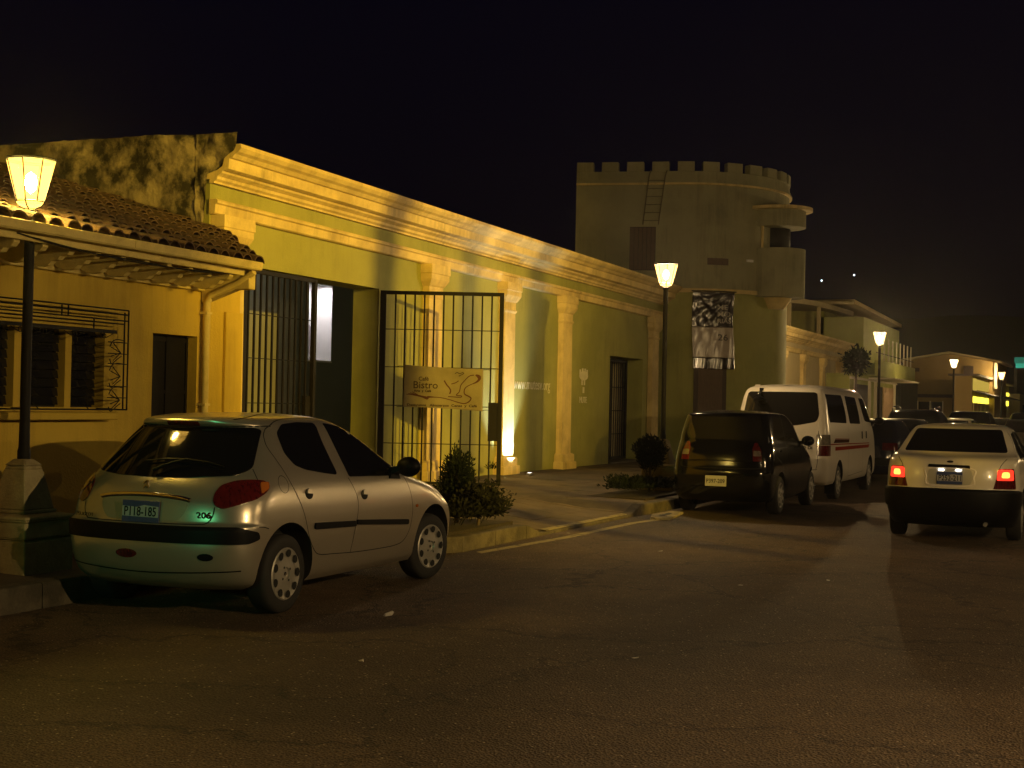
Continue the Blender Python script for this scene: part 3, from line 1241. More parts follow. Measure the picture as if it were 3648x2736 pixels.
wallplate('window_surround', m_tower, 11.38, 10.62, 4.95, 6.17, .01, .035)
m_shutter = mat('shutter_wood', (.12, .08, .055), .7, var=.2, vscale=7, stretch=(5, 5, 1))
wn = wallplate('shuttered_window', m_brown, 11.32, 10.68, 5.0, 6.1, .036, .045)
for i in range(6):
    a = 11.31 - i * .105
    o = wallplate('shutter_plank', m_shutter, a, a - .09, 5.02, 6.08, .046, .058, 1, wn)
    o.location = -Vector(tower.location) - Vector(wn.location) if False else Vector((0, 0, 0))
wallplate('name_plate', m_shutter, 9.44, 8.99, 5.16, 5.33, .022, .04)
wallplate('wall_light', m_white, 8.62, 8.50, 5.28, 5.34, .022, .06)
# ladder from the window head to the roof
ld = MB()
for ya, yb in ((11.00, 10.86), (10.62, 10.46)):
    a, _ = on_tower(ya, 6.15, .08)
    b, _ = on_tower(yb, 7.35, .16)
    c, _ = on_tower(yb - .03, 7.52, .05)
    ld.tube([a, b, c], .012, 6)
for i in range(6):
    z = 6.25 + i * .20
    t = (z - 6.15) / 1.2
    a, _ = on_tower(11.00 + (10.86 - 11.00) * t, z, .08 + .08 * t)
    b, _ = on_tower(10.62 + (10.46 - 10.62) * t, z, .08 + .08 * t)
    ld.tube([a, b], .009, 5)
ladder = ld.build('roof_ladder', mat('rusty_iron', (.15, .12, .065), .8))
tag(ladder, 'thin dark metal ladder leaning on the tower wall below the battlements', 'ladder')
# balcony on the street side
BC = (36.35, 8.05)
BR = .74


def cyl(name, r, z0, z1, m, par, r1=None, n=36, sq=1.0):
    r1 = r if r1 is None else r1
    o = MB().lathe([(0.001, z0), (r1, z0), (r, z1), (.001, z1)], n, c=(BC[0], BC[1], 0)).build(name, m, par, sharp=30)
    return hp(o)


cyl('balcony_wall', BR, 4.60, 5.66, m_tower, tower)
cyl('balcony_foot', BR, 4.42, 4.599, m_tower, tower, r1=BR * .98)
cyl('balcony_bracket', .42, 4.14, 4.419, m_cream, tower, r1=.24)
cyl('balcony_canopy', BR, 6.22, 6.64, m_tower, tower)
cyl('canopy_rim', BR + .17, 6.641, 6.72, m_cream, tower)
for a in (2.2, 2.5, 2.8):
    hp(MB().tube([(BC[0] + .66 * math.cos(a), BC[1] + .66 * math.sin(a), 5.6), (BC[0] + .66 * math.cos(a), BC[1] + .66 * math.sin(a), 6.3)], .035, 8).build('balcony_post', m_cream, tower))
hp(MB().lathe([(.001, 5.661), (.45, 5.661), (.45, 6.219), (.001, 6.219)], 20, c=(BC[0] + .25, BC[1] + .15, 0)).build('balcony_opening', m_dark, tower))
# ground floor door below the banner
wallplate('doorway', m_brown, 9.70, 8.99, .2, 2.62, .01, .05)
td = wallplate('door_leaf', m_shutter, 9.60, 9.08, .25, 2.55, .051, .07)

# hanging vinyl banner, black / white / black with folds
m_vin_w = mat('vinyl_white', (.42, .36, .30), .22, var=.1, vscale=5, spec=.7)
m_vin_b = mat('vinyl_black', (.035, .028, .024), .16, spec=.9)
m_vin_t = mat('vinyl_text', (.5, .47, .42), .4)
m_vin_k = mat('vinyl_ink', (.04, .035, .03), .4)


def vfold(u, v):
    """u 0..1 left to right, v 0..1 top to bottom"""
    f = 0
    for cu, k, amp in ((.05, 9, .020), (.95, 11, .026)):
        r = math.hypot((u - cu), v * 1.5)
        a = math.atan2(v * 1.5, abs(u - cu) + 1e-3)
        f += amp * math.sin(a * k * 2 + cu * 3) * min(1, r * 2) * math.exp(-r * .8)
    f += .022 * math.sin((v * 26 + 4 * (u - .5) ** 2 * 14)) * math.exp(-((v - .22) / .14) ** 2) * math.exp(-((u - .4) / .3) ** 2)
    f += .018 * math.sin(u * 17 + v * 3) * ss(.3, .9, v)
    f += .010 * math.sin(u * 41 + v * 9) * ss(.6, 1.0, v)
    return f * .42 + .04


def vpt(u, v):
    y = 9.755 - .88 * u + .02 * math.sin(v * 5)
    z = 4.47 - 1.93 * v + (.006 * math.sin(u * 9)) * (v > .97)
    return on_tower(y, z, .06 + vfold(u, v))[0]


def vsheet(name, m, v0, v1, par=None, nu=56, nv=60, off=0.0):
    vs, fs = [], []
    nv = max(4, int(nv * (v1 - v0) * 1.6))
    for i in range(nu + 1):
        for j in range(nv + 1):
            vs.append(vpt(i / nu, v0 + (v1 - v0) * j / nv))
    for i in range(nu):
        for j in range(nv):
            a = i * (nv + 1) + j
            fs.append((a, a + 1, a + nv + 2, a + nv + 1))
    o = MB().add(vs, fs, 0, True).build(name, m, par)
    md = o.modifiers.new('thick', 'SOLIDIFY')
    md.thickness = .004
    return o


vb = tag(empty('hanging_banner', (0, 0, 0)), 'shiny crumpled vinyl banner in black and white hanging on the tower above the door', 'banner')
vsheet('top_panel', m_vin_b, 0, .455, vb)
vsheet('middle_panel', m_vin_w, .455, .85, vb)
vsheet('bottom_panel', m_vin_b, .85, 1, vb)
MB().tube([on_tower(9.79, 4.49, .10)[0], on_tower(9.3, 4.49, .12)[0], on_tower(8.84, 4.49, .10)[0]], .014, 6).build('top_rod', m_iron, vb)


def vtext(txt, size, u, v, m, name='lettering'):
    o = text_mesh(txt, size, Matrix.Identity(4), m, name, vb, extrude=0, bold=.002)
    for q in o.data.vertices:
        uu, vv = u + q.co.x / .88, v - q.co.y / 1.93
        p, nrm = on_tower(9.755 - .88 * uu, 4.47 - 1.93 * vv, .06 + vfold(uu, vv) + .010)
        q.co = p
    return o


vtext('ME', .175, .60, .225, m_vin_t)
vtext('MO', .175, .60, .315, m_vin_t)
vtext('RIAS', .150, .60, .40, m_vin_t)
vtext('26', .22, .62, .625, m_vin_k)

# ------------------------------------------------------------------ second colonnaded facade beyond the tower
fac = tag(empty('colonnade_building', (50, 10.45, .2)), 'cream corniced facade with pilasters running on beyond the round tower', 'building')
ZS = .925


def prof_s(p):
    return [(a, b * ZS) for a, b in p]


m_fac = mat('ochre_plaster', (.46, .38, .20), .85, var=.12, vscale=1.2, bump=.2)
hp(MB().box(39.5, 61.0, GYW, 14, .1, 4.2).build('wall', m_fac, fac))
hp(MB().prism(prof_s(corn), 39.5, 61.0).build('cornice', m_cream, fac))
hp(MB().prism(prof_s(arch), 39.5, 61.0).build('architrave', m_cream, fac))
for xc in (41.0, 44.6, 48.1, 51.7, 55.4, 58.9):
    hp(pier(xc, 0, fac, 0, ZS))
# rear terrace with a thin curved canopy above that facade
ter = tag(empty('terrace_building', (60, 12, 4)), 'dark rooftop terrace with a pale curved canopy edge above the far facade', 'building')
hp(one('wall', m_dark, ter, 50, 66, 12.5, 17, 3.0, 5.0))
nn = 16
vs, fs = [], []
for i in range(nn + 1):
    t = i / nn
    x = 44 + t * 22
    z = 4.95 + .95 * t + .22 * math.sin(t * math.pi)
    vs += [(x, 11.0, z), (x, 11.0, z + .20), (x, 13.5, z + .24), (x, 13.5, z + .04)]
for i in range(nn):
    for k in range(4):
        a, b = i * 4 + k, i * 4 + (k + 1) % 4
        fs.append((a, b, b + 4, a + 4))
fs += [(3, 2, 1, 0), (nn * 4, nn * 4 + 1, nn * 4 + 2, nn * 4 + 3)]
hp(MB().add(vs, fs).build('canopy', m_fac, ter))
for x in (48.2, 52.8, 58.6):
    t = (x - 44) / 22
    hp(one('canopy_post', m_fac, ter, x - .07, x + .07, 11.1, 11.24, 3.5, 4.95 + .95 * t + .22 * math.sin(t * math.pi)))
g = MB()
g.poly([(60.5, 11, 6.05), (66, 11, 6.45), (66.2, 13, 6.5), (60.5, 13, 6.1)], (0, 0, .12))
g.poly([(66.2, 11, 6.5), (82, 11, 6.30), (82, 13.5, 6.30), (66.2, 13.5, 6.5)], (0, 0, .18))
hp(g.build('gable_canopy', m_fac, ter))
hp(one('rear_wall', m_green, ter, 62, 83, 11.6, 16, 4.0, 6.2))

# green house with balcony and slatted awning
gh = tag(empty('green_house', (66, 9.6, .2)), 'lime green house with a balcony and a white slatted awning over its front', 'house')
m_lime = mat('lime_plaster', (.34, .36, .10), .85, var=.12, vscale=1.4, bump=.2)
m_pale = mat('pale_frame', (.62, .56, .42), .7, var=.1)
m_board = mat('peach_shutter', (.50, .34, .20), .7, var=.2, vscale=5)
hp(MB().box(56.6, 69.2, 9.55, 12, .1, 3.05).box(62, 73, 9.9, 12, 3.05, 5.6).build('wall', m_lime, gh))
hp(one('balcony_wall', m_lime, gh, 61, 73, 9.10, 9.25, 3.10, 3.74, .01))
hp(one('balcony_floor', m_lime, gh, 61, 73, 9.10, 9.9, 3.06, 3.10))
for x in np.arange(62, 73.2, 1.25):
    hp(MB().tube([(x, 9.2, 3.74), (x, 9.2, 4.75)], .035, 6).build('balcony_post', m_pale, gh))
hp(MB().tube([(61, 9.2, 4.05), (73, 9.2, 4.05)], .02, 5).build('balcony_rail', m_iron, gh))
for i in range(11):
    x = 61.3 + i * .78
    hp(one('awning_slat', m_pale, gh, x, x + .28, 8.45, 9.55, 2.93, 2.99))
hp(one('awning_beam', m_pale, gh, 56.6, 69.5, 9.48, 9.548, 2.84, 2.92))
for x in (57.6, 61.2, 62.8, 68.6):
    hp(one('door_post', m_pale, gh, x, x + .16, 9.44, 9.548, .15, 2.84))
for (xa, xb, m_) in ((58.0, 60.9, m_dark), (65.4, 68.4, m_board), (63.2, 65.0, m_dark)):
    hp(one('shop_door', m_, gh, xa, xb, 9.50, 9.549, .15, 2.65))
hp(one('side_wall', m_dark, gh, 73.01, 79.8, 9.8, 11, .1, 3.2))

# orange gabled house that closes the view
oh = tag(empty('orange_house', (80, 8, .2)), 'dim orange two-storey house with a low gable and three-part window', 'house')
m_or = mat('orange_plaster', (.27, .19, .07), .85, var=.14, vscale=.9, bump=.15)
g = MB()
g.poly([(80, 5.85, .1), (80, 10.6, .1), (80, 10.6, 4.36), (80, 8.15, 4.76), (80, 5.85, 4.34)], (9, 0, 0))
hp(g.build('wall', m_or, oh))
g = MB()
g.poly([(79.6, 5.55, 4.32), (79.6, 8.18, 4.80), (79.6, 8.18, 4.88), (79.6, 5.55, 4.40)], (10, 0, 0))
g.poly([(79.6, 8.182, 4.80), (79.6, 10.9, 4.33), (79.6, 10.9, 4.41), (79.6, 8.182, 4.88)], (10, 0, 0))
hp(g.build('roof', m_fac, oh))
hp(one('string_course', m_brown, oh, 79.9, 79.998, 5.9, 10.6, 2.38, 2.56))
hp(one('vent', m_brown, oh, 79.93, 79.998, 9.75, 10.12, 3.78, 3.98))
for i in range(3):
    f = hp(one('window', m_glassdk, oh, 79.95, 79.998, 8.52 + i * .66, 9.10 + i * .66, 1.2, 2.15))
    one('window_mullion', m_pale, f, 79.92, 79.995, 8.47 + i * .66, 8.515 + i * .66, 1.15, 2.2)
hp(one('upper_window', m_brown, oh, 79.94, 79.998, 6.95, 7.45, 3.15, 4.1))
hp(one('side_pillar', m_pale, oh, 79.85, 79.998, 5.72, 5.86, 2.9, 4.3))

# lit shop row further down the street
sh = tag(empty('lit_shop_row', (88, 5.7, .2)), 'low shop front with glowing yellow windows under its awning', 'shop')
m_lit = emit('lit_window', (1, .82, .06), 1.6)
m_lit2 = emit('lit_window_dim', (.9, .62, .10), .35)
hp(MB().box(71, 97, 6.2, 7.1, .1, 3.35).build('wall', m_or, sh))
hp(MB().poly([(71.0, 5.5, 2.42), (71.0, 6.195, 2.62), (97, 6.195, 2.62), (97, 5.5, 2.42)], (0, 0, .06)).build('awning', m_brown, sh))
hp(one('roof_edge', m_brown, sh, 70.8, 97.2, 5.9, 7.3, 3.352, 3.45))
x = 71.3
k = 0
while x < 95:
    wd = (1.7, 1.0, 2.2)[k % 3]
    f = hp(one('shop_window', m_lit, sh, x, x + wd, 6.14, 6.195, 2.08, 2.38))
    one('shutter', m_fac, f, x, x + wd, 6.13, 6.195, .2, 2.07)
    x += wd + .7
    k += 1
hp(one('sign_band', m_lit2, sh, 73.2, 82, 6.13, 6.195, 2.72, 3.22))
hp(one('sign_band', m_lit, sh, 83, 96, 6.13, 6.195, 2.70, 2.90))
hp(one('lit_doorway', m_lit2, sh, 71.15, 72.4, 6.12, 6.198, 2.66, 3.25))
MBf = tag(empty('far_house', (100, 5.6, .1)), 'row of dim ochre houses at the far end of the street', 'house')
hp(MB().box(98, 140, 5.6, 9, 0, 2.9).build('wall', m_fac, MBf))
for x in (101, 107, 114, 122):
    hp(one('doorway', m_dark, MBf, x, x + 2.4, 5.5, 5.598, 0, 2.2))
# green illuminated sign on its pole at the street's end
gs = tag(empty('green_sign', (120, 6.9, 0)), 'green glowing sign high above the far end of the street', 'sign')
m_gs = emit('green_glow', (.02, .16, .10), .45)
m_gs2 = emit('green_glow_low', (.04, .34, .22), .6)
hp(one('sign_face', m_gs, gs, 119.8, 120, 6.45, 7.3, 5.62, 6.1))
hp(one('sign_panel', m_gs2, gs, 119.75, 119.99, 6.45, 7.2, 5.25, 5.61))
hp(one('pole', m_iron, gs, 119.9, 120.1, 7.1, 7.3, 0, 5.24))

# hills with two lights
m_hill = mat('night_hill', (.012, .011, .010), 1.0)
vs, fs = [], []
n = 60
for i in range(n + 1):
    y = -500 + 1500 * i / n
    h = 60 + 40 * mnoise.noise((y * .003, 0, 5)) + 14 * mnoise.noise((y * .011, 2, 5))
    h *= ss(-700, -100, y)
    vs += [(820, y, 0), (1000, y, max(2, h)), (1400, y, 0)]
for i in range(n):
    for k in range(2):
        a = i * 3 + k
        fs.append((a, a + 3, a + 4, a + 1))
MB().add(vs, fs, 0, True).build('hills', m_hill)['kind'] = 'structure'
hl = tag(MB().lathe([(.001, -.5), (.5, 0), (.001, .5)], 10, c=(800, 133.4, 76.8)).build('hill_light', emit('hill_light', (.6, .85, 1), 6)), 'bluish light on the dark hill, the brighter and upper of two', 'light', 'lights on the hill')
h2 = hl.copy()
COL.objects.link(h2)
h2.location = (0, 17.9, -2.7)
h2.scale = (1, 1, 1)
h2['label'] = 'bluish light on the dark hill, the lower one beside the tower'
# ------------------------------------------------------------------ street lanterns
m_lglass = {}


def lantern_post(label, x, y, z0, top, energy, col, gcol, gstr, group='street lanterns', plinth=1.0):
    L = tag(empty('street_lamp', (x, y, z0)), label, 'street lamp', group)
    H = top - z0
    P = MB()

    def sq(h, z1, z2, h2=None):
        h2 = h if h2 is None else h2
        P.add([(-h, -h, z1), (h, -h, z1), (h, h, z1), (-h, h, z1), (-h2, -h2, z2), (h2, -h2, z2), (h2, h2, z2), (-h2, h2, z2)],
              [(0, 3, 2, 1), (4, 5, 6, 7), (0, 1, 5, 4), (1, 2, 6, 5), (2, 3, 7, 6), (3, 0, 4, 7)])
    sq(.275, -.05, .235)
    sq(.275, .235, .25, .262)
    sq(.262, .25, .262, .278)
    sq(.278, .262, .385)
    sq(.278, .385, .40, .292)
    sq(.292, .40, .425)
    sq(.292, .425, .44, .20)
    sq(.185, .44, .47)
    sq(.17, .47, .78 * plinth, .105)
    sq(.105, .78 * plinth, .81 * plinth, .09)
    sq(.105, .81 * plinth, .86 * plinth, .055)
    P.build('plinth', m_conc, L, bevel=.008)
    MB().lathe([(.052, .80), (.052, .92), (.044, .95), (.040, 1.2), (.040, H - .46), (.055, H - .45), (.055, H - .43), (.03, H - .42), (.001, H - .42)], 14).build('pole', m_iron, L, sharp=35)
    b, t_, zb, zt = .112, .198, H - .36, H - .035
    n = 8
    key = (gcol, gstr)
    if key not in m_lglass:
        m_lglass[key] = emit('lamp_glass_%d' % len(m_lglass), gcol, gstr, .5)
    gm = m_lglass[key]
    fr = MB()
    for k in range(n):
        a = 2 * math.pi * (k + .5) / n
        c, s = math.cos(a), math.sin(a)
        fr.tube([(b * c, b * s, zb), (t_ * c, t_ * s, zt)], .0052, 5)
        a2 = 2 * math.pi * (k + 1.5) / n
        c2, s2 = math.cos(a2), math.sin(a2)
        fr.tube([(b * c, b * s, zb), (b * c2, b * s2, zb)], .006, 5)
        fr.tube([(t_ * c, t_ * s, zt), (t_ * c2, t_ * s2, zt)], .006, 5)
        e_ = .004
        p = [Vector((b * c, b * s, zb + e_)), Vector((b * c2, b * s2, zb + e_)), Vector((t_ * c2, t_ * s2, zt - e_)), Vector((t_ * c, t_ * s, zt - e_))]
        cen = sum(p, Vector()) / 4
        p = [cen + (q - cen) * .955 for q in p]
        MB().add(p, [(0, 1, 2, 3)]).build('glass_pane', gm, L)
    for k in range(4):
        a = 2 * math.pi * k / 4 + .39
        c, s = math.cos(a), math.sin(a)
        fr.tube(spline([(b * c, b * s, zb), (.085 * c, .085 * s, zb - .035), (.045 * c, .045 * s, zb - .055), (.035 * c, .035 * s, zb - .085)], 4), .006, 5)
    fr.build('lantern_frame', m_iron, L)
    MB().lathe([(t_ + .004, zt + .006), (t_ + .006, zt + .014), (t_ * .7, zt + .026), (t_ * .3, zt + .033), (.001, zt + .035)], 8).build('lantern_lid', m_iron, L)
    MB().lathe([(.108, zb - .004), (.09, zb - .03), (.05, zb - .045), (.02, zb - .05)], 16).build('glass_cup', gm, L)
    MB().lathe([(.001, -.085), (.036, -.055), (.046, 0), (.036, .055), (.001, .085)], 12, c=(0, 0, zb + .15)).build('bulb', emit('bulb_glow', (1, .88, .6), 160, .6), L)
    lt = bpy.data.lights.new('lamp_bulb', 'POINT')
    lt.energy = energy
    lt.color = col
    lt.shadow_soft_size = .045
    lo = bpy.data.objects.new('lamp_bulb', lt)
    COL.objects.link(lo)
    lo.location = (0, 0, zb + .15)
    lo.parent = L
    return L


GL = (1.0, .50, .07)
lantern_post('nearest street lantern, glowing beside the grilled window of the yellow house', 8.82, 7.87, pz(8.8, 7.8), 3.44, E1, SODIUM, GL, 4.5)
lantern_post('lit street lantern in front of the round tower with a clipped bush at its foot', 23.0, 6.95, pz(23, 6.9), 4.0, E2, AMBER, (1, .54, .10), 5)
lantern_post('lit street lantern in front of the green balcony house beyond the tower', 44.4, 6.6, .17, 4.02, E3, TAN, (1, .55, .12), 5)
lantern_post('lit street lantern before the orange gabled house', 66.4, 6.6, .17, 4.0, E4, TAN, (1, .72, .32), 6)
lantern_post('farthest lit street lantern, by the shop row with yellow windows', 79.2, 5.45, 0.10, 3.80, E4, TAN, (1, .55, .12), 6)
# the opposite row of lanterns, on the pavement behind and beside the camera
for i, (x, y, e_, lab_) in enumerate(OPP):
    lantern_post(lab_, x, y, .15, 3.95, e_, TAN, GL, 5.5, group='street lanterns across the road')

# white ground spotlight at the foot of a pilaster
sp = tag(empty('ground_spotlight', (24.40, 9.92, .26)), 'small white ground spotlight shining up the cream pilaster beside the open gate', 'spotlight')
MB().lathe([(.001, 0), (.055, 0), (.06, .03), (.045, .045)], 14).build('housing', m_steel, sp)
MB().lathe([(.044, .043), (.001, .046)], 14).build('lens', emit('spot_lens', (1, .97, .9), 14), sp)
ls = bpy.data.lights.new('spot_beam', 'SPOT')
ls.energy = 190
ls.color = (.80, .90, 1)
ls.spot_size = math.radians(84)
ls.spot_blend = .55
ls.shadow_soft_size = .03
lo = bpy.data.objects.new('spot_beam', ls)
COL.objects.link(lo)
lo.location = (24.36, 9.93, .33)
tgt = Vector((24.30, 10.26, 1.15))
lo.rotation_euler = (tgt - lo.location).to_track_quat('-Z', 'Y').to_euler()

# far kerb: slim posts whose long shadows cross the green facade, unseen floodlight on a mast behind them
m_post = m_iron


def far_post(x, y, r, h, lab):
    p = tag(empty('post', (x, y, 0)), lab, 'post', 'posts on the opposite pavement')
    MB().lathe([(r, 0), (r * .9, h), (.001, h + .02)], 12).build('shaft', m_post, p)
    MB().lathe([(r * 2, 0), (r * 2, .04), (r, .06)], 12).build('foot', m_conc, p)
    return p


for (px_, py_, r_), lab_ in zip(POSTS, ('first', 'middle', 'last')):
    far_post(px_, py_, r_, 6.5, 'tall slim dark post across the road, %s of a row of three' % lab_)
wl = tag(empty('mast_floodlight', (LS[0], LS[1], LS[2])), 'floodlight on a mast across the street', 'lamp')
MB().lathe([(.001, .1), (.12, .1), (.14, .02), (.12, .0)], 14).build('shade', m_iron, wl)
MB().lathe([(.05, -LS[2]), (.05, .0)], 10, c=(-.25, -.25, 0)).build('mast', m_iron, wl)
lt = bpy.data.lights.new('bulb', 'SPOT')
lt.spot_size = math.radians(46)
lt.spot_blend = .8
lt.energy = LS[3]
lt.color = (1, .62, .05)
lt.shadow_soft_size = .05
lo = bpy.data.objects.new('bulb', lt)
COL.objects.link(lo)
lo.parent = wl
lo.location = (0, 0, -.06)
lo.rotation_euler = Vector((11.0, 19.4, -.5)).to_track_quat('-Z', 'Y').to_euler()
# green traffic light behind the camera whose glow tints the car's tail and the plinth
tl = tag(empty('traffic_light', (-5.5, 5.2, 0)), 'traffic light showing green on the corner behind the parked cars', 'traffic light')
MB().lathe([(.06, 0), (.05, 3.4)], 10).build('pole', m_iron, tl)
MB().box(.06, .26, -.14, .14, 2.35, 3.25).build('housing', m_iron, tl)
MB().lathe([(.001, .0), (.10, 0)], 16, c=(.265, 0, 2.5), axis='x').build('green_lens', emit('green_lens', (.05, 1, .45), 5), tl)
lt = bpy.data.lights.new('green_glow', 'SPOT')
lt.energy = EG
lt.color = (.16, 1, .42)
lt.spot_size = math.radians(12)
lt.spot_blend = .9
lt.shadow_soft_size = .1
lo = bpy.data.objects.new('green_glow', lt)
COL.objects.link(lo)
lo.parent = tl
lo.location = (.30, 0, 2.5)
lo.rotation_euler = (Vector((13.6, 1.25, -1.6))).to_track_quat('-Z', 'Y').to_euler()

# ------------------------------------------------------------------ plants
m_leaf = mat('dark_leaf', (.009, .014, .006), .8, var=.6, vscale=9, spec=.15)
m_leaf2 = mat('olive_leaf', (.014, .015, .008), .8, var=.6, vscale=9, spec=.15)
m_bark = mat('bark', (.07, .05, .03), .9, var=.3, vscale=12, bump=.6)
prnd = random.Random(5)


def leaves(mb, n, f, size, elong=2.2, updir=None):
    """n small leaf quads; f() gives a centre and an outward direction"""
    for _ in range(n):
        c, d = f()
        d = (d + Vector((prnd.gauss(0, .45), prnd.gauss(0, .45), prnd.gauss(0, .45)))).normalized()
        if updir:
            d = (d * (1 - updir) + Vector((0, 0, 1)) * updir).normalized()
        s = d.cross(Vector((prnd.random() - .5, prnd.random() - .5, prnd.random() - .5)))
        if s.length < 1e-3:
            continue
        s.normalize()
        L = size * prnd.uniform(.6, 1.4)
        W = L / elong * .5
        mid = c + d * L * .5
        mb.add([c, mid + s * W, c + d * L, mid - s * W], [(0, 1, 2, 3)])
    return mb


def ellipsoid(c, r, shell_=.55, lump=.18, seed=0):
    def f():
        while True:
            v = Vector((prnd.gauss(0, 1), prnd.gauss(0, 1), prnd.gauss(0, 1))).normalized()
            k = prnd.uniform(shell_, 1.0) * (1 + lump * mnoise.noise((v.x * 2.3 + seed, v.y * 2.3, v.z * 2.3)) * 2)
            p = Vector((c[0] + v.x * r[0] * k, c[1] + v.y * r[1] * k, c[2] + v.z * r[2] * k))
            if p.z > .14:
                return p, v
    return f


# clipped cypress-like bush in the first planter
b1 = tag(empty('cypress_bush', (14.85, 6.93, .17)), 'upright dark conifer bush in the planter in front of the open gate leaf', 'bush')
mb = MB()
for (c, r, n, sd) in (((0, 0, .52), (.185, .185, .36), 4600, 1), ((.0, .03, .30), (.25, .24, .30), 3200, 2), ((-.10, .02, .12), (.26, .24, .16), 1400, 3)):
    leaves(mb, n, ellipsoid(c, r, .35, .22, sd), .045, 3.2, .35)
mb.build('foliage', m_leaf, b1)
MB().tube([(0, 0, -.03), (.01, 0, .3), (0, 0, .6)], [.03, .02, .01], 6).build('stem', m_bark, b1)
b2 = tag(empty('leafy_shrub', (14.75, 6.62, .17)), 'low sprawling leafy shrub at the kerb right of the conifer bush', 'shrub')
mb = MB()
for (c, r, n, sd) in (((0, 0, .17), (.45, .24, .24), 3000, 4), ((.30, -.02, .12), (.26, .2, .24), 1500, 5), ((-.45, 0, .10), (.4, .24, .16), 1300, 6), ((.1, .1, .3), (.25, .2, .2), 900, 8)):
    leaves(mb, n, ellipsoid(c, r, .3, .4, sd), .055, 2.3, .2)
for i in range(14):
    a = prnd.uniform(-.5, .6)
    x0, y0 = a, prnd.uniform(-.1, .1)
    tip = Vector((x0 + prnd.uniform(-.05, .3), y0 - prnd.uniform(0, .2), prnd.uniform(.25, .52)))
    mb.tube([(x0, y0, .05), Vector((x0, y0, .2)).lerp(tip, .5), tip], .004, 4)
    leaves(mb, 14, lambda: (tip + Vector((prnd.gauss(0, .03), prnd.gauss(0, .03), prnd.gauss(0, .04))), Vector((.3, -.2, 0))), .05, 2.2)
mb.build('foliage', m_leaf2, b2)
MB().tube([(0, 0, -.03), (.05, 0, .12), (.1, 0, .22)], [.02, .015, .01], 6).build('stem', m_bark, b2)
# clipped ball tree by the second lantern
b3 = tag(empty('topiary_bush', (22.2, 6.92, .17)), 'clipped globe-headed bush on a thin stem beside the tower lantern', 'bush')
mb = MB()
for (c, r, n, sd) in (((0, 0, .66), (.27, .26, .25), 4200, 11), ((.02, .02, .50), (.17, .17, .15), 900, 12)):
    leaves(mb, n, ellipsoid(c, r, .4, .14, sd), .05, 3, .45)
for i in range(26):
    v = Vector((prnd.gauss(0, 1), prnd.gauss(0, 1), abs(prnd.gauss(0, 1)))).normalized()
    p = Vector((v.x * .25, v.y * .25, .66 + v.z * .23))
    leaves(mb, 12, lambda: (p + v * prnd.uniform(0, .05), v), .05, 3, .3)
mb.build('foliage', m_leaf2, b3)
t = MB()
t.tube([(0, 0, -.03), (.01, .01, .2), (0, 0, .42)], [.022, .018, .012], 6)
for k in range(7):
    a = k * .9
    t.tube([(0, 0, .2), (.08 * math.cos(a), .08 * math.sin(a), .34), (.16 * math.cos(a), .16 * math.sin(a), .5)], .007, 5)
t.build('stem', m_bark, b3)
b4 = tag(empty('ground_cover', (22.1, 6.95, .17)), 'dark low ground cover filling the bed below the clipped bush', 'plants', kind='stuff')
b4.rotation_euler = (0, 0, 0)
mb = MB()
for (c, r, n, sd) in (((-.5, -.1, .03), (.9, .46, .22), 4200, 21), ((.5, 0, .03), (.9, .42, .16), 2400, 22), ((-1.1, -.1, .04), (.5, .36, .20), 1800, 23)):
    leaves(mb, n, ellipsoid(c, r, .3, .4, sd), .05, 2.4, .1)
o = mb.build('ground_cover_leaves', m_leaf, b4)
o['kind'] = 'stuff'
# weeds at the foot of the wall and at the kerb
wd = tag(empty('weed', (23.1, 10.1, .26)), 'small weed growing at the foot of the green wall behind the gate leaf', 'weed')
mb = leaves(MB(), 90, ellipsoid((0, 0, .12), (.10, .08, .14), .1, .3, 31), .06, 4, .5)
for v in range(0):
    pass
mb.build('leaves', m_leaf, wd)
b6 = tag(empty('far_tree', (56.0, 9.2, .2)), 'small dark round tree against the far colonnaded facade', 'tree')
mb = leaves(MB(), 1800, ellipsoid((0, 0, 3.3), (.5, .45, .48), .3, .3, 41), .14, 2, .1)
mb.build('crown', m_leaf, b6)
MB().tube([(0, 0, 0), (.03, 0, 1.5), (0, 0, 3.3)], [.08, .06, .04], 7).build('trunk', m_bark, b6)

# ------------------------------------------------------------------ litter on the road
m_lit_ = mat('paper', (.55, .52, .46), .8)
for (x, y, s, lab) in ((9.23, 4.84, .05, 'small crumpled white paper on the asphalt near the silver car'), (14.87, 4.5, .035, 'tiny scrap of foil out on the road before the black hatchback'),
                       (13.24, 2.4, .03, 'tiny pale scrap of paper in the middle of the road'), (12.43, 3.02, .03, 'pale scrap flattened on the open road'),
                       (7.57, 4.14, .035, 'faint pale scrap on the asphalt nearest the camera'), (16.3, 6.1, .03, 'white scrap lying in the gutter by the dropped kerb'), (8.49, 2.72, .03, 'pale chip of rubbish on the near road')):
    mb = MB()
    pts = [Vector((prnd.uniform(-1, 1) * s, prnd.uniform(-1, 1) * s * .8, prnd.uniform(0, .9) * s)) for _ in range(9)]
    bm = bmesh.new()
    for p in pts:
        bm.verts.new(p)
    bmesh.ops.convex_hull(bm, input=bm.verts)
    me = bpy.data.meshes.new('litter')
    bm.to_mesh(me)
    bm.free()
    me.materials.append(m_lit_)
    o = bpy.data.objects.new('litter', me)
    COL.objects.link(o)
    o.location = (x, y, .004 if s > .034 else .002)
    if s < .04:
        o.scale = (1.3, 1, .35)
    tag(o, lab, 'litter')
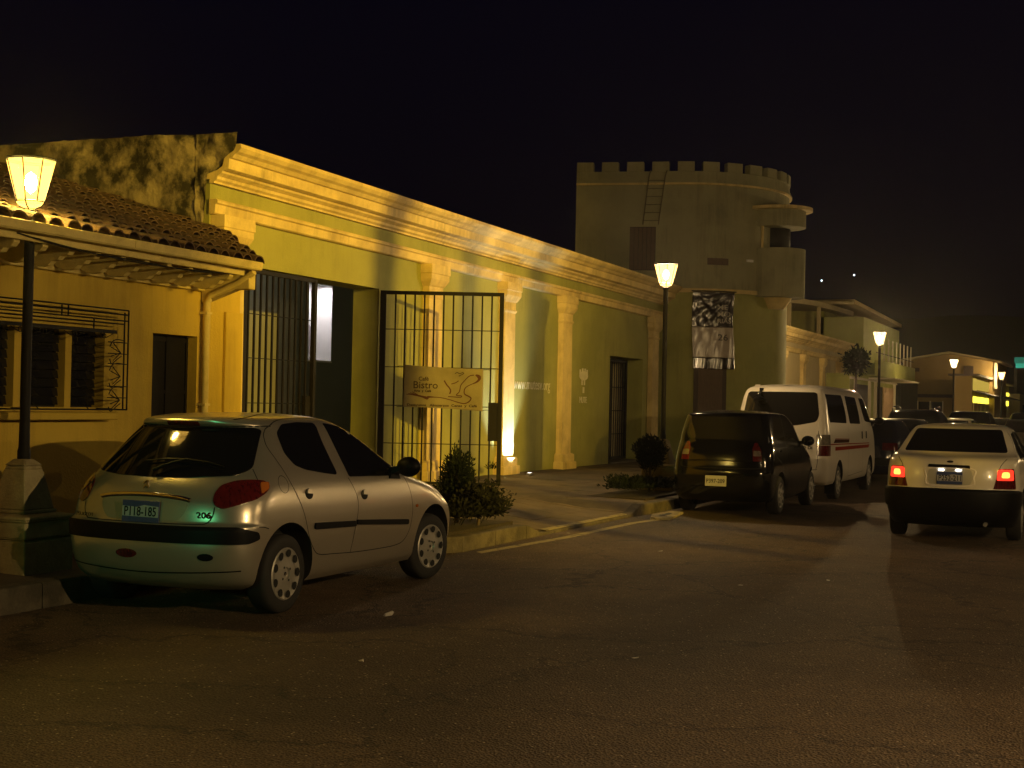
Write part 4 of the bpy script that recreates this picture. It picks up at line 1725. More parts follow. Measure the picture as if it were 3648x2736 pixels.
# ------------------------------------------------------------------ vehicles
m_silver = mat('silver_paint', (.50, .45, .37), .30, metal=.72, coat=.5, var=.03, fine=.04)
m_blackp = mat('black_paint', (.004, .004, .006), .11, spec=.55)
m_whitep = mat('white_paint', (.72, .66, .56), .28, coat=.5, var=.03)
m_cars = mat('cream_paint', (.66, .61, .50), .25, coat=.5, var=.03)
m_bluep = mat('navy_paint', (.008, .009, .03), .14, coat=.5)
m_greyp = mat('grey_paint', (.04, .036, .03), .2, metal=.3, coat=.7)
m_glass = mat('car_glass', (.006, .006, .007), .05, spec=.6)
m_glassg = mat('car_glass_smoked', (.014, .013, .012), .05, spec=.6)
m_rub = mat('rubber_trim', (.0035, .0035, .005), .5, spec=.12)
m_tyre = mat('tyre', (.014, .013, .013), .8, var=.2, vscale=20)
m_hub = mat('hubcap', (.42, .40, .36), .38, metal=.6, var=.1, vscale=8)
m_chrome = mat('chrome', (.65, .63, .58), .12, metal=1)
m_redl = mat('red_lens', (.085, .007, .006), .12, coat=.8, var=.5, vscale=16, stretch=(3, 3, 1))
m_amb = mat('amber_lens', (.42, .12, .02), .12, coat=.8)
m_clr = mat('clear_lens', (.17, .15, .12), .10, coat=1, var=.5, vscale=14)
m_plate = mat('number_plate', (.36, .36, .37), .45)
m_plblue = mat('plate_blue', (.03, .05, .16), .45)
m_seam = mat('shut_line', (.008, .007, .006), .8)
m_under = mat('underbody', (.008, .008, .008), .9)


def mono(xs_, ys_, q):
    """smooth monotone interpolation"""
    xs_, ys_ = np.array(xs_, float), np.array(ys_, float)
    h = np.diff(xs_)
    d = np.diff(ys_) / h
    m = np.zeros_like(ys_)
    for i in range(1, len(ys_) - 1):
        if d[i - 1] * d[i] > 0:
            m[i] = 2 * d[i - 1] * d[i] / (d[i - 1] + d[i])
    m[0], m[-1] = d[0], d[-1]
    i = np.clip(np.searchsorted(xs_, q) - 1, 0, len(xs_) - 2)
    t = (q - xs_[i]) / h[i]
    return (ys_[i] * (1 + 2 * t) * (1 - t) ** 2 + ys_[i + 1] * t * t * (3 - 2 * t) + h[i] * (m[i] * t * (1 - t) ** 2 + m[i + 1] * t * t * (t - 1)))


class Car:
    def __init__(s, name, label, cat, x, y, paint, rows, wheels, wr=.29, track=.72, group='cars in the street', n=2.6, barrel=.04, rz=0.0, arch_r=.05, sub=4):
        s.root = tag(empty(name, (x, y, 0), rz), label, cat, group)
        rows = np.array(rows, float)      # z, xr, xf, w, ar, af
        k = np.arange(len(rows))
        q = np.linspace(0, len(rows) - 1, (len(rows) - 1) * sub + 1)
        R = np.stack([mono(k, rows[:, c], q) for c in range(rows.shape[1])], 1)
        s.R = R
        NQ, NS = 13, 26
        L0 = rows[:, 2].max() - rows[:, 1].min()
        xm = (rows[:, 2].max() + rows[:, 1].min()) / 2
        vs = []
        per = None
        for (z, xr, xf, w, ar, af) in R:
            Ls = xf - xr
            if ar + af > Ls * .92:
                f_ = Ls * .92 / (ar + af)
                ar, af = ar * f_, af * f_
            ring = []
            a = np.linspace(-1, 1, 2 * NQ + 1) * math.pi / 2
            for t in a:                      # rear, from right (-y) to left (+y)
                ring.append((xr + ar * (1 - abs(math.cos(t)) ** (2 / n)), w * math.copysign(abs(math.sin(t)) ** (2 / n), t)))
            for i in range(1, NS):
                ring.append((xr + ar + (Ls - ar - af) * i / NS, w))
            for t in a[::-1]:
                ring.append((xf - af * (1 - abs(math.cos(t)) ** (2 / n)), w * math.copysign(abs(math.sin(t)) ** (2 / n), t)))
            for i in range(1, NS):
                ring.append((xf - af - (Ls - ar - af) * i / NS, -w))
            per = len(ring)
            for (px, py) in ring:
                vs.append((px, py * (1 - barrel * ((px - xm) / (L0 / 2)) ** 2), z))
        fs = []
        nr = len(R)
        for i in range(nr - 1):
            for k in range(per):
                a, b = i * per + k, i * per + (k + 1) % per
                fs.append((a, a + per, b + per, b))
        fs.append(tuple(range(per)))
        fs.append(tuple(range((nr - 1) * per, nr * per))[::-1])
        mb = MB().add(vs, fs, 0, True)
        body = mb.build('body', paint, s.root)
        me = body.data
        me.calc_loop_triangles()
        s.vco = [v.co.copy() for v in me.vertices]
        s.tris = [tuple(t.vertices) for t in me.loop_triangles]
        s.bvh = BVHTree.FromPolygons(s.vco, s.tris)
        s.nor = [v.normal.copy() for v in me.vertices]
        s.body = body
        # wheel arches
        cut = MB()
        for xw in wheels:
            for sd in (-1, 1):
                ra, yc, nn_ = wr + arch_r, sd * (track + .06), 44
                ca = [(xw + ra * math.cos(2 * math.pi * k / nn_), wr + .015 + ra * math.sin(2 * math.pi * k / nn_)) for k in range(nn_)]
                cut.poly([(a_, yc - .17, b_) for a_, b_ in ca], (0, .34, 0))
        co = cut.build('cut', m_under, s.root)
        bo = body.modifiers.new('b', 'BOOLEAN')
        bo.operation = 'DIFFERENCE'
        bo.object = co
        bo.solver = 'EXACT'
        bo.material_mode = 'TRANSFER'
        dg = bpy.context.evaluated_depsgraph_get()
        nme = bpy.data.meshes.new_from_object(body.evaluated_get(dg))
        body.modifiers.clear()
        if len(nme.polygons) > 100:
            body.data = nme
        bpy.data.objects.remove(co)
        body.data.set_sharp_from_angle(angle=math.radians(38))
        for xw in wheels:
            for sd in (-1, 1):
                s.wheel(xw, sd * track, wr, sd)

    # ---- projection onto the body
    def ray(s, view, u, v):
        if view == 'R':
            o, d = Vector((u, -5, v)), Vector((0, 1, 0))
        elif view == 'L':
            o, d = Vector((u, 5, v)), Vector((0, -1, 0))
        elif view == 'B':
            o, d = Vector((-9, u, v)), Vector((1, 0, 0))
        elif view == 'T':
            o, d = Vector((u, v, 5)), Vector((0, 0, -1))
        elif isinstance(view, tuple) and view[0] == 'C':
            d = Vector((math.cos(u), math.sin(u), 0))
            o = Vector((view[1], 0, v)) - d * 6
        else:
            a = view
            d = Vector((math.cos(a), math.sin(a), 0))
            o = -d * 9 + Vector((math.sin(a), -math.cos(a), 0)) * u + Vector((0, 0, v))
        loc, nrm, idx, dist = s.bvh.ray_cast(o, d)
        if loc is None:
            return None
        a, b, c = s.tris[idx]
        A, B, C2 = s.vco[a], s.vco[b], s.vco[c]
        v0, v1, v2 = B - A, C2 - A, loc - A
        d00, d01, d11, d20, d21 = v0.dot(v0), v0.dot(v1), v1.dot(v1), v2.dot(v0), v2.dot(v1)
        den = d00 * d11 - d01 * d01
        if abs(den) < 1e-14:
            return loc, nrm
        p = (d11 * d20 - d01 * d21) / den
        q = (d00 * d21 - d01 * d20) / den
        N = (s.nor[a] * (1 - p - q) + s.nor[b] * p + s.nor[c] * q).normalized()
        if N.dot(d) > 0:
            N = -N
        return loc, N

    def overlay(s, view, poly, m, name, off=.004, res=.04, parent=None, mirror=False, rim=.012, ru=None, bulge=0.0):
        ru = ru or res
        P = [Vector((p[0], p[1])) for p in poly]
        # densify the outline
        D = []
        for i, p in enumerate(P):
            q = P[(i + 1) % len(P)]
            k = max(1, int(math.ceil(max(abs(q.x - p.x) / ru, abs(q.y - p.y) / res))))
            for j in range(k):
                D.append(p.lerp(q, j / k))
        n = len(D)
        xs_ = [p.x for p in D]
        ys_ = [p.y for p in D]
        inner = []

        def inside(x, y):
            c = False
            j = n - 1
            for i in range(n):
                if (D[i].y > y) != (D[j].y > y) and x < (D[j].x - D[i].x) * (y - D[i].y) / (D[j].y - D[i].y) + D[i].x:
                    c = not c
                j = i
            return c
        x = min(xs_) + ru * .5
        while x < max(xs_):
            y = min(ys_) + res * .5
            while y < max(ys_):
                if inside(x, y) and min(((x - p.x) / ru) ** 2 + ((y - p.y) / res) ** 2 for p in D) > .16:
                    inner.append(Vector((x, y)))
                y += res
            x += ru
        # work in scaled space so the triangulation is even
        S = Vector((1 / ru, 1 / res))
        V = [Vector((p.x * S.x, p.y * S.y)) for p in D + inner]
        area = sum(D[i - 1].x * D[i].y - D[i].x * D[i - 1].y for i in range(n))
        loop = list(range(n)) if area > 0 else list(range(n))[::-1]
        ov, oe, of, *_ = delaunay_2d_cdt(V, [], [loop], 1, 1e-5)
        cx_, cy_ = sum(xs_) / n, sum(ys_) / n
        hx, hy = (max(xs_) - min(xs_)) / 2, (max(ys_) - min(ys_)) / 2
        pts, nrs, ok = [], [], []
        for q in ov:
            u, v = q.x / S.x, q.y / S.y
            h = s.ray(view, u, v)
            if h is None:
                pts.append(Vector((0, 0, -9)))
                nrs.append(Vector((0, 0, 1)))
                ok.append(False)
            else:
                bb = bulge * max(0, 1 - ((u - cx_) / hx) ** 2) * max(0, 1 - ((v - cy_) / hy) ** 2) if bulge else 0
                pts.append(h[0] + h[1] * (off + bb))
                nrs.append(h[1])
                ok.append(True)
        faces = [f for f in of if all(ok[i] for i in f)]
        cnt = {}
        for f in faces:
            for i in range(len(f)):
                e_ = (f[i], f[(i + 1) % len(f)])
                cnt[tuple(sorted(e_))] = cnt.get(tuple(sorted(e_)), 0) + 1
        fixed = []
        for f in faces:
            a, b, c = pts[f[0]], pts[f[1]], pts[f[2]]
            fn = (b - a).cross(c - a)
            fixed.append(tuple(f) if fn.dot(nrs[f[0]]) >= 0 else tuple(f)[::-1])
        vv = list(pts)
        vn = list(nrs)
        fcs = list(fixed)
        sk = []
        for f in fixed:
            for i in range(len(f)):
                a, b = f[i], f[(i + 1) % len(f)]
                if cnt[tuple(sorted((a, b)))] == 1:
                    k = len(vv)
                    vv += [pts[a], pts[b], pts[b] - nrs[b] * rim, pts[a] - nrs[a] * rim]
                    vn += [Vector((0, 0, 0))] * 4
                    fcs.append((k + 1, k, k + 3, k + 2))
        if mirror:
            vv = [Vector((p.x, -p.y, p.z)) for p in vv]
            vn = [Vector((p.x, -p.y, p.z)) for p in vn]
            fcs = [f[::-1] for f in fcs]
        me = bpy.data.meshes.new(name)
        me.from_pydata([tuple(p) for p in vv], [], fcs)
        me.materials.append(m)
        me.shade_smooth()
        me.normals_split_custom_set_from_vertices([tuple(p) for p in vn])
        o = bpy.data.objects.new(name, me)
        COL.objects.link(o)
        o.parent = parent or s.body
        return o

    def seam(s, view, line, name='shut_line', w=.007, m=None, off=.0016, parent=None, sm=True, closed=False, h=0.0, mirror=False):
        m = m or m_seam
        P = spline([(p[0], p[1], 0) for p in line], 8, closed) if sm else [Vector((p[0], p[1], 0)) for p in line]
        if not sm:
            Q = []
            for i in range(len(P) - 1):
                for j in range(6):
                    Q.append(P[i].lerp(P[i + 1], j / 6))
            Q.append(P[-1])
            P = Q
        H = [s.ray(view, p.x, p.y) for p in P]
        H = [h_ for h_ in H if h_ is not None]
        if len(H) < 2:
            return None
        if closed:
            H.append(H[0])
        vs_, fs_ = [], []
        for i, (p, nn) in enumerate(H):
            a, b = H[max(i - 1, 0)][0], H[min(i + 1, len(H) - 1)][0]
            d = (b - a).normalized()
            sd = nn.cross(d).normalized()
            for k, o_ in ((-1, 0), (1, 0)):
                vs_.append(p + sd * w / 2 * k + nn * off)
            vs_.append(p + nn * (off + h))
        for i in range(len(H) - 1):
            a = i * 3
            fs_.append((a, a + 3, a + 5, a + 2))
            fs_.append((a + 2, a + 5, a + 4, a + 1))
        if mirror:
            vs_ = [Vector((p.x, -p.y, p.z)) for p in vs_]
        return MB().add(vs_, fs_, 0, True).build(name, m, parent or s.body)

    def wheel(s, x, y, r, sd, holes=9, hub=None):
        W = .085
        o_ = y + sd * W
        T = MB()
        prof = [(r * .64, -W), (r * .70, -W - .004), (r * .90, -W - .004), (r * .975, -W + .012), (r, -W + .035), (r, W - .035), (r * .975, W - .012), (r * .90, W + .004), (r * .70, W + .004), (r * .64, W)]
        T.lathe(prof, 40, c=(0, 0, 0), axis='y')
        t = T.build('wheel', m_tyre, s.root, sharp=50)
        t.location = (x, y, r)
        cap = MB()
        pr_ = [(r * .665, W * .9), (r * .665, W + .004), (r * .63, W + .010), (r * .55, W + .004), (r * .40, W + .002), (r * .22, W + .010), (r * .17, W + .010), (r * .15, W - .004), (.001, W - .002)]
        pr_ = [(a, b * sd) for a, b in pr_]
        cap.lathe(pr_, 36, axis='y')
        c = cap.build('hubcap', m_hub, t, sharp=40)
        d = MB()
        for k in range(holes):
            a = 2 * math.pi * k / holes
            pts = []
            for q in range(12):
                b = 2 * math.pi * q / 12
                rr_ = r * .522 + r * .10 * math.cos(b)
                tt = r * (.112 + .02 * math.cos(b)) * math.sin(b)
                px_, pz_ = rr_ * math.cos(a) - tt * math.sin(a), rr_ * math.sin(a) + tt * math.cos(a)
                pts.append((px_, sd * (W + .0115), pz_))
            if s.root.name.startswith('silver_hatch'):
                MB().add(pts, [tuple(range(12))]).build('hubcap_opening', m_under, t)
            else:
                d.add(pts, [tuple(range(12))])
        for k in range(4):
            a = 2 * math.pi * k / 4 + .6
            pts = [(r * .2 * math.cos(a) + .010 * math.cos(b), sd * (W + .012), r * .2 * math.sin(a) + .010 * math.sin(b)) for b in np.linspace(0, 2 * math.pi, 9)[:-1]]
            d.add(pts, [tuple(range(8))])
        ho = d.build('hubcap_openings', m_under, t)
        ho['kind'] = 'stuff'
        e_ = MB().lathe([(r * .05, sd * (W + .001)), (r * .04, sd * (W + .006)), (.001, sd * (W + .007))], 12, axis='y').build('centre_badge', m_chrome, t)
        return t

    def plate(s, y, z, txt, blue=False, w=.32, h=.155, tilt=0.06, x=None):
        hit = s.ray('B', y, z)
        x = hit[0].x - .012 if x is None else x
        M = Matrix.Translation((x, y, z)) @ Matrix.Rotation(tilt, 4, 'Y')
        p = MB().box(-.004, .004, -w / 2, w / 2, -h / 2, h / 2).build('number_plate', m_plblue if blue else m_plate, s.root, bevel=.003)
        p.matrix_local = M
        if blue:
            q = MB().poly([(-.0055, -w / 2 + .004, -.040), (-.0055, w / 2 - .004, -.036), (-.0055, w / 2 - .004, .036), (-.0055, .03, .030), (-.0055, -.03, .046), (-.0055, -w / 2 + .004, .036)]).build('plate_field', m_plate, p)
        if not txt:
            return p
        t = text_mesh(txt, .092 if blue else .085, frame_M((-.0066, w / 2 - .018, -.031), (0, -1, 0), (0, 0, 1)), m_rub, 'plate_lettering', p, extrude=.0004, sx=.80 if blue else .86, bold=.001)
        return p

    def mirror(s, x, y, z, sd, m, sc=1.0):
        mb = MB()
        mb.lathe([(.001, -.06), (.05, -.055), (.085, -.03), (.095, .0), (.085, .035), (.05, .055), (.001, .06)], 18, axis='x')
        vs_ = [Vector((v[0] * .9, v[1] * 1.05, v[2] * .82)) * sc for v in mb.v]
        mb.v = [(v.x, v.y + sd * .14 * sc, v.z + .05) for v in vs_]
        mb.poly([(.07, 0, -.05), (-.07, 0, -.03), (-.05, sd * .10, .02), (.03, sd * .10, .02)], (0, 0, .05))
        mb.poly([(.10, 0.0, -.06), (-.09, 0.0, -.05), (-.06, 0, .045), (.03, 0, .05)], (0, sd * .03, 0))
        o = mb.build('wing_mirror', m, s.root)
        o.location = (x, y, z)
        return o


# --- silver hatchback in front --------------------------------------------------------------
rows = [
    (.20, -1.66, 1.78, .74, .35, .40), (.26, -1.79, 1.88, .785, .35, .42), (.40, -1.865, 1.95, .81, .36, .45), (.53, -1.885, 1.955, .822, .36, .48),
    (.655, -1.880, 1.90, .828, .36, .52), (.685, -1.850, 1.87, .828, .38, .55), (.76, -1.842, 1.77, .824, .40, .60), (.83, -1.828, 1.60, .815, .42, .62),
    (.89, -1.800, 1.36, .803, .44, .60), (.935, -1.772, 1.12, .790, .46, .50), (.97, -1.742, .94, .777, .47, .42), (1.02, -1.690, .83, .756, .47, .40),
    (1.10, -1.610, .68, .716, .46, .38), (1.20, -1.510, .50, .668, .45, .36), (1.30, -1.405, .29, .620, .44, .34), (1.355, -1.350, .15, .590, .44, .34),
    (1.375, -1.375, .10, .575, .46, .34), (1.40, -1.385, .02, .548, .50, .34), (1.422, -1.330, -.07, .500, .52, .32), (1.440, -1.18, -.18, .410, .5, .3),
    (1.452, -.95, -.30, .28, .4, .25), (1.458, -.72, -.45, .10, .12, .12)]
c1 = Car('silver_hatchback', 'silver five-door hatchback parked by the nearest lantern, number plate P118-185', 'car', 10.17, 6.36, m_silver, rows, (-1.17, 1.25), .29, .70, n=2.5, arch_r=.072)
# rear window with its black seal, and the spoiler's stop light
rw = [(-.60, 1.015), (-.3, .995), (0, .99), (.3, .995), (.60, 1.015), (.655, 1.06), (.60, 1.20), (.545, 1.335), (.50, 1.352), (-.50, 1.352), (-.545, 1.335), (-.60, 1.20), (-.655, 1.06)]
c1.overlay('B', rpoly(rw, .03, 3), m_glass, 'rear_window', .004)
c1.overlay('B', rpoly([(-.14, 1.362), (.14, 1.362), (.14, 1.393), (-.14, 1.393)], .008, 2), m_redl, 'high_stop_light', .006, res=.02)
c1.seam('B', [(-.56, 1.365), (-.3, 1.358), (0, 1.356), (.3, 1.358), (.56, 1.365)], w=.012)
# wiper
wp = MB()
hh = [c1.ray('B', yy, zz) for yy, zz in ((.0, 1.015), (-.12, 1.07), (-.22, 1.10), (-.34, 1.095), (-.46, 1.07))]
wp.tube([h[0] + h[1] * .035 for h in hh[:3]], [.014, .010, .008], 6)
hh2 = [c1.ray('B', yy, zz) for yy, zz in ((.12, 1.085), (-.05, 1.105), (-.22, 1.105), (-.38, 1.09), (-.5, 1.06))]
wp.tube([h[0] + h[1] * .022 for h in hh2], .007, 5)
wp.lathe([(.03, 0), (.026, .03), (.001, .035)], 12, c=(hh[0][0].x - .0, 0, 0), axis='x') if False else None
wp.build('rear_wiper', m_rub, c1.root)
# tail lights wrap round the corner
azi = math.radians(33)
tl_pts = [(-.497, .815), (-.497, .882), (-.45, .945), (-.35, .978), (-.25, .986), (-.15, .980), (-.105, .945), (-.125, .90), (-.20, .850), (-.33, .812), (-.44, .784)]
for mir in (False, True):
    t = c1.overlay(azi, rpoly(tl_pts, .03, 3), m_redl, 'tail_light', .007, res=.025, mirror=mir, bulge=.008)
    c1.overlay(azi, rpoly([(-.18, .965), (-.12, .965), (-.118, .92), (-.17, .885)], .01, 2), m_amb, 'indicator_lens', .0145, res=.02, parent=t, mirror=mir)
# tailgate seams, recess, chrome bar, badge
c1.seam('B', [(-.655, 1.06), (-.72, .98)], sm=False)
for sg in (-1, 1):
    c1.seam('B', [(sg * .56, .80), (sg * .555, .74), (sg * .52, .688), (sg * .45, .678), (sg * .2, .675), (0, .675)], w=.009)
m_rec = mat('silver_recess_shade', (.30, .28, .22), .4, metal=.4, coat=.3)  # darker copy of the silver, the recess's shade put into its colour
rc = c1.overlay('B', rpoly([(-.375, .845), (-.36, .76), (-.30, .69), (.30, .69), (.36, .76), (.375, .845), (.2, .862), (0, .866), (-.2, .862)], .04, 3), m_rec, 'plate_recess', .0025)
c1.seam('B', [(-.385, .842), (-.3, .858), (-.15, .870), (0, .874), (.15, .870), (.3, .858), (.385, .842)], 'tailgate_handle', .030, m_chrome, .004, h=.022)
c1.seam('B', [(-.38, .832), (-.3, .846), (-.15, .857), (0, .860), (.15, .857), (.3, .846), (.38, .832)], 'handle_shadow_gap', .012, m_seam, .0035)
c1.plate(-.005, .752, 'P118-185', True)
hb = c1.ray('B', .0, .935)
em = MB()
for (a, b) in (((.0, -.03), (.012, .03)), ((-.028, -.028), (-.01, .01)), ((.012, .03), (-.018, .022)), ((-.03, .012), (.0, .03)), ((.015, -.03), (.02, .0)), ((-.02, .0), (.01, -.005))):
    em.tube([hb[0] + Vector((-.010, -a[0], a[1])), hb[0] + Vector((-.010, -b[0], b[1]))], .007, 6)
em.build('badge', m_chrome, c1.root)
hb = c1.ray('B', -.50, .742)
text_mesh('206', .06, frame_M((hb[0].x - .014, -.44, .722), (.18, -1, 0), (0, 0, 1)), m_chrome, 'badge_lettering', c1.root, extrude=.003, sx=1.25, bold=.002)
hb = c1.ray('B', .48, .71)
text_mesh('PEUGEOT', .036, frame_M((hb[0].x - .012, .60, .695), (-.18, -1, 0), (0, 0, 1)), m_greyp, 'badge_lettering', c1.root, extrude=.002, sx=1.15)
# bumper: black strip, groove, fog lamp and reflector
D_ = math.pi / 180
VC = ('C', -1.05)
c1.overlay(VC, rpoly([(-58 * D_, .575), (-52 * D_, .545), (52 * D_, .545), (58 * D_, .575), (57 * D_, .625), (48 * D_, .660), (-48 * D_, .660), (-57 * D_, .625)], .02, 2), m_rub, 'bumper_strip', .014, res=.03, ru=.05, rim=.02)
c1.overlay('B', [(-.62, .455), (.62, .455), (.62, .457), (-.62, .457)], m_seam, 'bumper_crease', .001, res=.02, ru=.05) if False else None
c1.seam(VC, [(-50 * D_, .355), (0, .325), (50 * D_, .355)], 'bumper_crease', .010, m_rub, .004)
c1.overlay('B', [(.095 + .09 * math.cos(a), .455 + .032 * math.sin(a)) for a in np.linspace(0, 2 * math.pi, 17)[:-1]], m_redl, 'fog_light', .008, res=.02)
c1.overlay('B', [(-.53 + .055 * math.cos(a), .452 + .026 * math.sin(a)) for a in np.linspace(0, 2 * math.pi, 15)[:-1]], m_rub, 'tow_eye_cover', .005, res=.02)
# side windows, doors
for mir in (False, True):
    c1.overlay('R', rpoly([(-1.045, 1.315), (-.93, 1.378), (-.70, 1.392), (-.445, 1.387), (-.455, 1.263), (-.41, .985), (-.60, 1.005), (-.84, 1.038), (-.968, 1.075), (-1.05, 1.17)], .035, 3), m_glass, 'rear_door_window', .003, mirror=mir)
    c1.overlay('R', rpoly([(-.325, 1.386), (-.03, 1.350), (.14, 1.29), (.30, 1.215), (.46, 1.11), (.575, .985), (.545, .945), (.317, .950), (-.244, .965)], .025, 3), m_glass, 'front_door_window', .003, mirror=mir)
    c1.seam('R', [(-1.119, 1.345), (-1.18, 1.287), (-1.208, 1.194), (-1.153, 1.06), (-1.083, .91), (-.986, .742), (-.892, .543), (-.80, .431), (-.707, .392), (-.5, .380), (-.248, .367), (0, .360), (.3, .357), (.507, .360), (.66, .385), (.76, .47), (.80, .60), (.79, .72), (.74, .85), (.66, .96), (.62, 1.04)], mirror=mir)
    c1.seam('R', [(-.248, .367), (-.213, .519), (-.17, .692), (-.176, .809), (-.263, .958)], mirror=mir)
    c1.seam('R', [(-1.119, 1.345), (-.98, 1.398), (-.729, 1.420), (-.35, 1.421), (-.101, 1.398), (.10, 1.33), (.30, 1.245), (.50, 1.125), (.64, 1.02)], mirror=mir, w=.009)
    for (xa, xb, za, zb) in ((-.83, -.205, .604, .575), (-.195, .72, .586, .526)):
        c1.overlay('R', rpoly([(xa, za + (-.012 if xa < -.5 else 0)), (xb, zb - .002), (xb, zb + .042), (xa, za + .038)], .02, 2), m_rub, 'door_moulding', .016, res=.03, mirror=mir, rim=.02)
    for hx, hz in ((-.885, .862), (-.053, .815)):
        hd = c1.overlay('R', [(hx + .052 * math.cos(a), hz + .040 * math.sin(a)) for a in np.linspace(0, 2 * math.pi, 17)[:-1]], m_under, 'door_handle', .0035, res=.02, mirror=mir)
        c1.overlay('R', rpoly([(hx - .05, hz + .004), (hx + .045, hz - .004), (hx + .045, hz + .030), (hx - .03, hz + .036)], .012, 2), m_silver, 'handle_grip', .022, res=.02, mirror=mir, parent=hd, rim=.014)
c1.seam('R', [(-1.203 + .062 * math.cos(a), .945 + .062 * math.sin(a)) for a in np.linspace(0, 2 * math.pi, 15)[:-1]], 'fuel_flap', .005, closed=True)
c1.seam('R', [(-1.27, 1.409), (-1.1, 1.430), (-.803, 1.449), (-.4, 1.4555), (-.039, 1.446)], 'roof_strip', .016, m_rub, .002)
c1.seam('R', [(-1.56, .660), (-1.50, .655), (-1.44, .640)], w=.007)
c1.overlay('R', rpoly([(.86, .66), (.90, .66), (.90, .685), (.86, .685)], .01, 2), m_amb, 'side_repeater', .008, res=.02)
c1.mirror(.50, -.775, .975, -1, m_rub, 1.1)
c1.mirror(.50, .775, .975, 1, m_rub, 1.1)
c1.root.children[1].location = c1.root.children[1].location
for ch in c1.root.children:
    if ch.name.startswith('wheel') and ch.location.x > 0:
        ch.rotation_euler = (0, 0, math.radians(-9))

# --- black hatchback ------------------------------------------------------------------------
rows = [
    (.20, -1.62, 1.55, .70, .30, .35), (.28, -1.72, 1.65, .745, .30, .38), (.45, -1.76, 1.74, .765, .30, .42), (.60, -1.765, 1.72, .772, .30, .45),
    (.72, -1.745, 1.66, .77, .32, .5), (.80, -1.735, 1.55, .765, .32, .5), (.90, -1.72, 1.32, .755, .33, .5), (.98, -1.70, 1.10, .742, .34, .45),
    (1.06, -1.67, .82, .722, .34, .4), (1.15, -1.645, .68, .705, .30, .36), (1.30, -1.60, .50, .672, .28, .34), (1.42, -1.55, .24, .642, .26, .34),
    (1.47, -1.525, .10, .620, .26, .34), (1.50, -1.46, -.02, .575, .3, .34), (1.525, -1.25, -.18, .45, .45, .3), (1.54, -1.0, -.35, .3, .4, .25), (1.545, -.8, -.5, .1, .12, .12)]
c2 = Car('black_hatchback', 'small glossy black hatchback parked directly behind the white van', 'car', 22.25, 5.32, m_blackp, rows, (-1.03, 1.32), .285, .665, n=3.2)
c2.overlay('B', rpoly([(-.58, 1.11), (.58, 1.11), (.545, 1.44), (-.545, 1.44)], .05, 4), m_glassg, 'rear_window', .003)
for mir in (False, True):
    t = c2.overlay(math.radians(20), rpoly([(-.13, .80), (-.135, .98), (-.10, 1.07), (-.055, 1.07), (-.005, .95), (.0, .80)], .015, 2), m_redl, 'tail_light', .006, res=.025, mirror=mir)
    c2.overlay(math.radians(20), rpoly([(-.125, .875), (-.12, .955), (-.02, .95), (-.01, .875)], .012, 2), m_clr, 'indicator_lens', .010, res=.02, parent=t, mirror=mir)
    c2.overlay('R', rpoly([(-1.02, 1.455), (-.62, 1.465), (-.62, 1.09), (-1.28, 1.125), (-1.25, 1.25)], .03, 3), m_glassg, 'rear_door_window', .003, mirror=mir)
    c2.overlay('R', rpoly([(-.55, 1.465), (-.28, 1.455), (.0, 1.36), (.34, 1.12), (.30, 1.07), (-.55, 1.09)], .03, 3), m_glassg, 'front_door_window', .003, mirror=mir)
    c2.seam('R', [(-.585, 1.48), (-.585, 1.1), (-.60, .7), (-.58, .36)], mirror=mir)
    c2.seam('R', [(.45, 1.1), (.52, .8), (.50, .36)], mirror=mir)
    c2.seam('R', [(-1.28, .36 + .5), (-1.0, .76), (-.7, .5), (-.6, .36)], mirror=mir)
    c2.overlay('R', rpoly([(-1.0, .93), (-.84, .93), (-.84, .955), (-1.0, .955)], .008, 2), m_blackp, 'door_handle', .02, res=.03, mirror=mir)
    c2.mirror(.40, .72 * (1 if mir else -1), 1.03, 1 if mir else -1, m_blackp, 1.05)
c2.seam('B', [(-.60, .76), (-.58, .70), (-.3, .69), (0, .688), (.3, .69), (.58, .70), (.60, .76)])
c2.seam('B', [(-.50, .79), (-.2, .80), (.2, .80), (.50, .79)], 'tailgate_crease', .018, m_blackp, .001, h=.012)
c2.plate(.05, .50, 'P397-209')
# --- white passenger van ----------------------------------------------------------------------
rows = [
    (.30, -2.55, 2.55, .77, .25, .35), (.36, -2.66, 2.66, .80, .26, .35), (.50, -2.69, 2.70, .815, .27, .38), (.70, -2.68, 2.70, .82, .27, .40),
    (.95, -2.665, 2.62, .82, .27, .42), (1.15, -2.65, 2.48, .815, .27, .42), (1.30, -2.63, 2.30, .80, .27, .40), (1.40, -2.61, 2.17, .785, .27, .38),
    (1.60, -2.57, 1.93, .755, .28, .36), (1.80, -2.53, 1.68, .715, .30, .34), (1.90, -2.49, 1.53, .68, .32, .34), (1.95, -2.44, 1.42, .64, .34, .34),
    (1.985, -2.34, 1.28, .57, .4, .34), (2.01, -2.15, 1.05, .46, .45, .3), (2.025, -1.8, .7, .30, .5, .3), (2.03, -1.3, .3, .1, .2, .2)]
rows = [(a, b - .12, c + .17, d, e_, f_) for (a, b, c, d, e_, f_) in rows]
c3 = Car('white_van', 'white passenger minibus with red side stripes parked ahead of the black hatchback', 'van', 27.10, 5.28, m_whitep, rows, (-1.50, 1.95), .31, .705, group='cars in the street', n=3.2, barrel=.012, arch_r=.075)
c3.overlay('B', rpoly([(-.62, 1.38), (-.3, 1.315), (0, 1.30), (.3, 1.315), (.62, 1.38), (.655, 1.5), (.60, 1.86), (.56, 1.885), (-.56, 1.885), (-.60, 1.86), (-.655, 1.5)], .05, 3), m_glassg, 'rear_window', .003)
